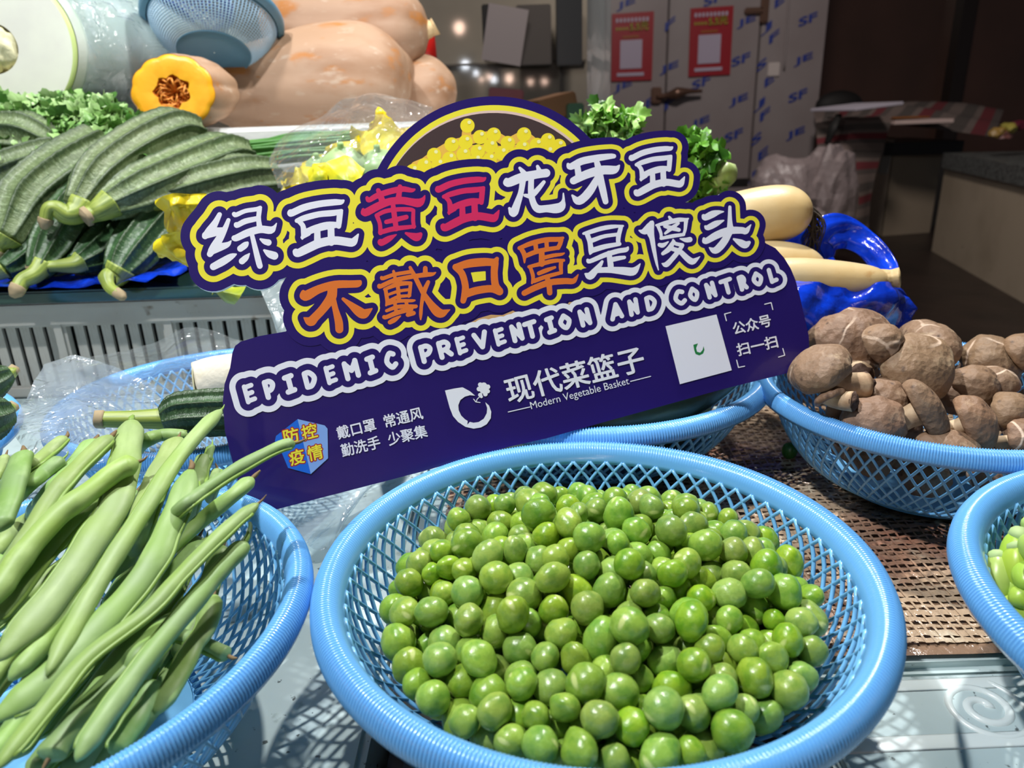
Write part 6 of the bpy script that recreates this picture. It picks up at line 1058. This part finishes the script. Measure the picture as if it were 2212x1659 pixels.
# film on the counter below the sign
V, Fc, U = grid([[at(560, 1120, z=.012), at(600, 1090, z=.02), at(640, 1050, z=.03)], [at(640, 1160, z=.008), at(700, 1090, z=.022), at(740, 1040, z=.03)], [at(700, 1190, z=.006), at(760, 1100, z=.02), at(830, 1020, z=.03)], [at(745, 1110, z=.004), at(810, 1060, z=.012), at(900, 1000, z=.02)]], 40, 40, creases(51, .005, 14)); tag(obj('counter_film', V, Fc, m_filmw), 'clear plastic bag lying flat under the lower edge of the sign', 'bag')
# dark gourd slices in the basket behind the sign
m_dsk = M('dark_gourd_skin', (52, 66, 44), .45, var=[(25, (34, 48, 30), .42, .64)], bump=[('noise', 90, .4, .002)])
t = thing('gourd_slice', 'dark green gourd piece with a pale cut edge under the sign', 'gourd', loc=(.10, .53, .06))
V, Fc, U = sweep([(-.03, .47, .072), (.04, .47, .074), (.11, .485, .082), (.17, .53, .088)], [.022, .026, .026, .014], 30, 30, up=(0, 0, 1), cross=lambda p, s_: (.72*np.ones_like(p), 1.2*np.ones_like(p))); obj('rind', V, Fc, m_dsk, t, uv=U)
V, Fc, U = sweep([(-.05, .452, .066), (.02, .446, .066), (.075, .452, .068)], [.007, .010, .006], 20, 16, cross=lambda p, s_: (.5*np.ones_like(p), np.ones_like(p))); obj('pale_flesh', V, Fc, M('gourd_pale_cut', (196, 206, 170), .5), t)
V, Fc = blob((.06, .57, .045), (.10, .09, .04), 4, sphere_noise(6, .06, 3)); tag(obj('dark_gourd', V, Fc, m_dsk), 'dark green gourd filling the basket behind the sign', 'gourd')
# ------------------------------------------------------------------ daikon and blue bag
m_rad = M('radish_skin', (210, 188, 142), .35, var=[(14, (204, 172, 116), .42, .66), (50, (190, 150, 96), .64, .72)], bump=[('noise', 60, .25, .002)], sss=.08, spots=[(55, (150, 112, 66), 0, .06)]); m_root = M('root_fibre', (66, 56, 46), .8); m_rst = M('radish_crown', (196, 170, 120), .6, bump=[('noise', 120, .6, .002)])
def radish(lb, pts, rads, sd):
    pts = np.array(pts); t = thing('white_radish', lb, 'radish', 'pale radishes in the blue bag', loc=pts.mean(0)); V, Fc, U = sweep(pts, lambda s_: float(np.interp(s_, np.linspace(0, 1, 50), crom(np.c_[rads, rads, rads], 50)[:, 0])), 50, 44, cross=lambda p, s_: (1+.02*np.sin(2*p+s_*5+sd),)*2); obj('body', V, Fc, m_rad, t, uv=U); return t
t = radish('thick radish right of the sign with dark hairy roots at its end', Q_([(1500, 500, .66), (1600, 478, .65), (1680, 462, .645), (1728, 455, .64), (1748, 452, .64)]), [.022, .025, .0245, .019, .006], 1)
mb = MB()
for i in range(34):
    p = at(1740+g_.uniform(-4, 8), 455+g_.uniform(-22, 30), y=.64); V, Fc, U = sweep([p, p+np.array([g_.uniform(.004, .014), g_.uniform(-.01, .01), -.012]), p+np.array([g_.uniform(.0, .018), 0, g_.uniform(-.05, -.02)])], [.0008, .0006, .0003], 8, 4); mb.add(V, Fc)
mb.build('hairy_roots', m_root, t, kind='stuff')
radish('radish lying behind, its upper side just above the lowest one', Q_([(1560, 580, .63), (1660, 568, .625), (1740, 578, .62), (1790, 596, .615)]), [.018, .019, .016, .004], 4)
t = radish('lowest radish lying across the front of the blue bag', Q_([(1580, 610, .60), (1700, 602, .595), (1800, 604, .59), (1880, 606, .585), (1915, 604, .585)]), [.015, .0165, .0155, .012, .006], 7)
V, Fc, U = sweep(Q_([(1900, 605, .585), (1925, 602, .583), (1944, 600, .58)]), [.008, .0065, .0075], 12, 14, cross=lambda p, s_: (1+.14*np.cos(5*p),)*2); obj('leaf_crown', V, Fc, m_rst, t)
bag = thing('blue_bag', 'shiny bright blue plastic bag around the radishes', 'bag', loc=at(1820, 700, y=.60))
V, Fc, U = grid([[at(1600, 600, y=.63), at(1600, 640, y=.57), at(1590, 700, y=.56), at(1590, 800, y=.57)], [at(1720, 608, y=.575), at(1720, 645, y=.56), at(1720, 700, y=.555), at(1720, 800, y=.57)], [at(1840, 622, y=.575), at(1840, 655, y=.565), at(1850, 710, y=.565), at(1850, 790, y=.58)], [at(1925, 612, y=.58), at(1930, 655, y=.57), at(1935, 700, y=.58), at(1940, 760, y=.59)], [at(1965, 628, y=.60), at(1985, 665, y=.60), at(1978, 690, y=.61), at(1970, 740, y=.62)]], 70, 60, creases(61, .008, 26)); obj('bag_front', V, Fc, fm_blue, bag)
V, Fc, U = grid([[at(1600, 520, y=.70), at(1600, 600, y=.69), at(1600, 700, y=.66)], [at(1690, 505, y=.70), at(1700, 580, y=.69), at(1700, 700, y=.66)], [at(1740, 500, y=.70), at(1790, 580, y=.69), at(1800, 700, y=.66)], [at(1780, 575, y=.68), at(1870, 612, y=.66), at(1900, 700, y=.65)], [at(1840, 618, y=.64), at(1960, 640, y=.63), at(1970, 700, y=.63)]], 50, 40, creases(62, .008, 24)); obj('bag_back', V, Fc, fm_blue, bag)
V, Fc, U = sweep(Q_([(1775, 560, .66), (1772, 520, .66), (1800, 502, .66), (1840, 508, .66), (1885, 540, .645), (1915, 585, .62), (1922, 605, .60)]), [.012, .017, .016, .013, .011, .010, .007], 60, 24, cross=lambda p, s_: ((.32+.12*np.cos(5*p+s_*9)), np.ones_like(p)*(1+.1*np.sin(4*p+8*s_))), up=(0, -1, .3)); obj('bag_handle', V, Fc, fm_blue, bag)
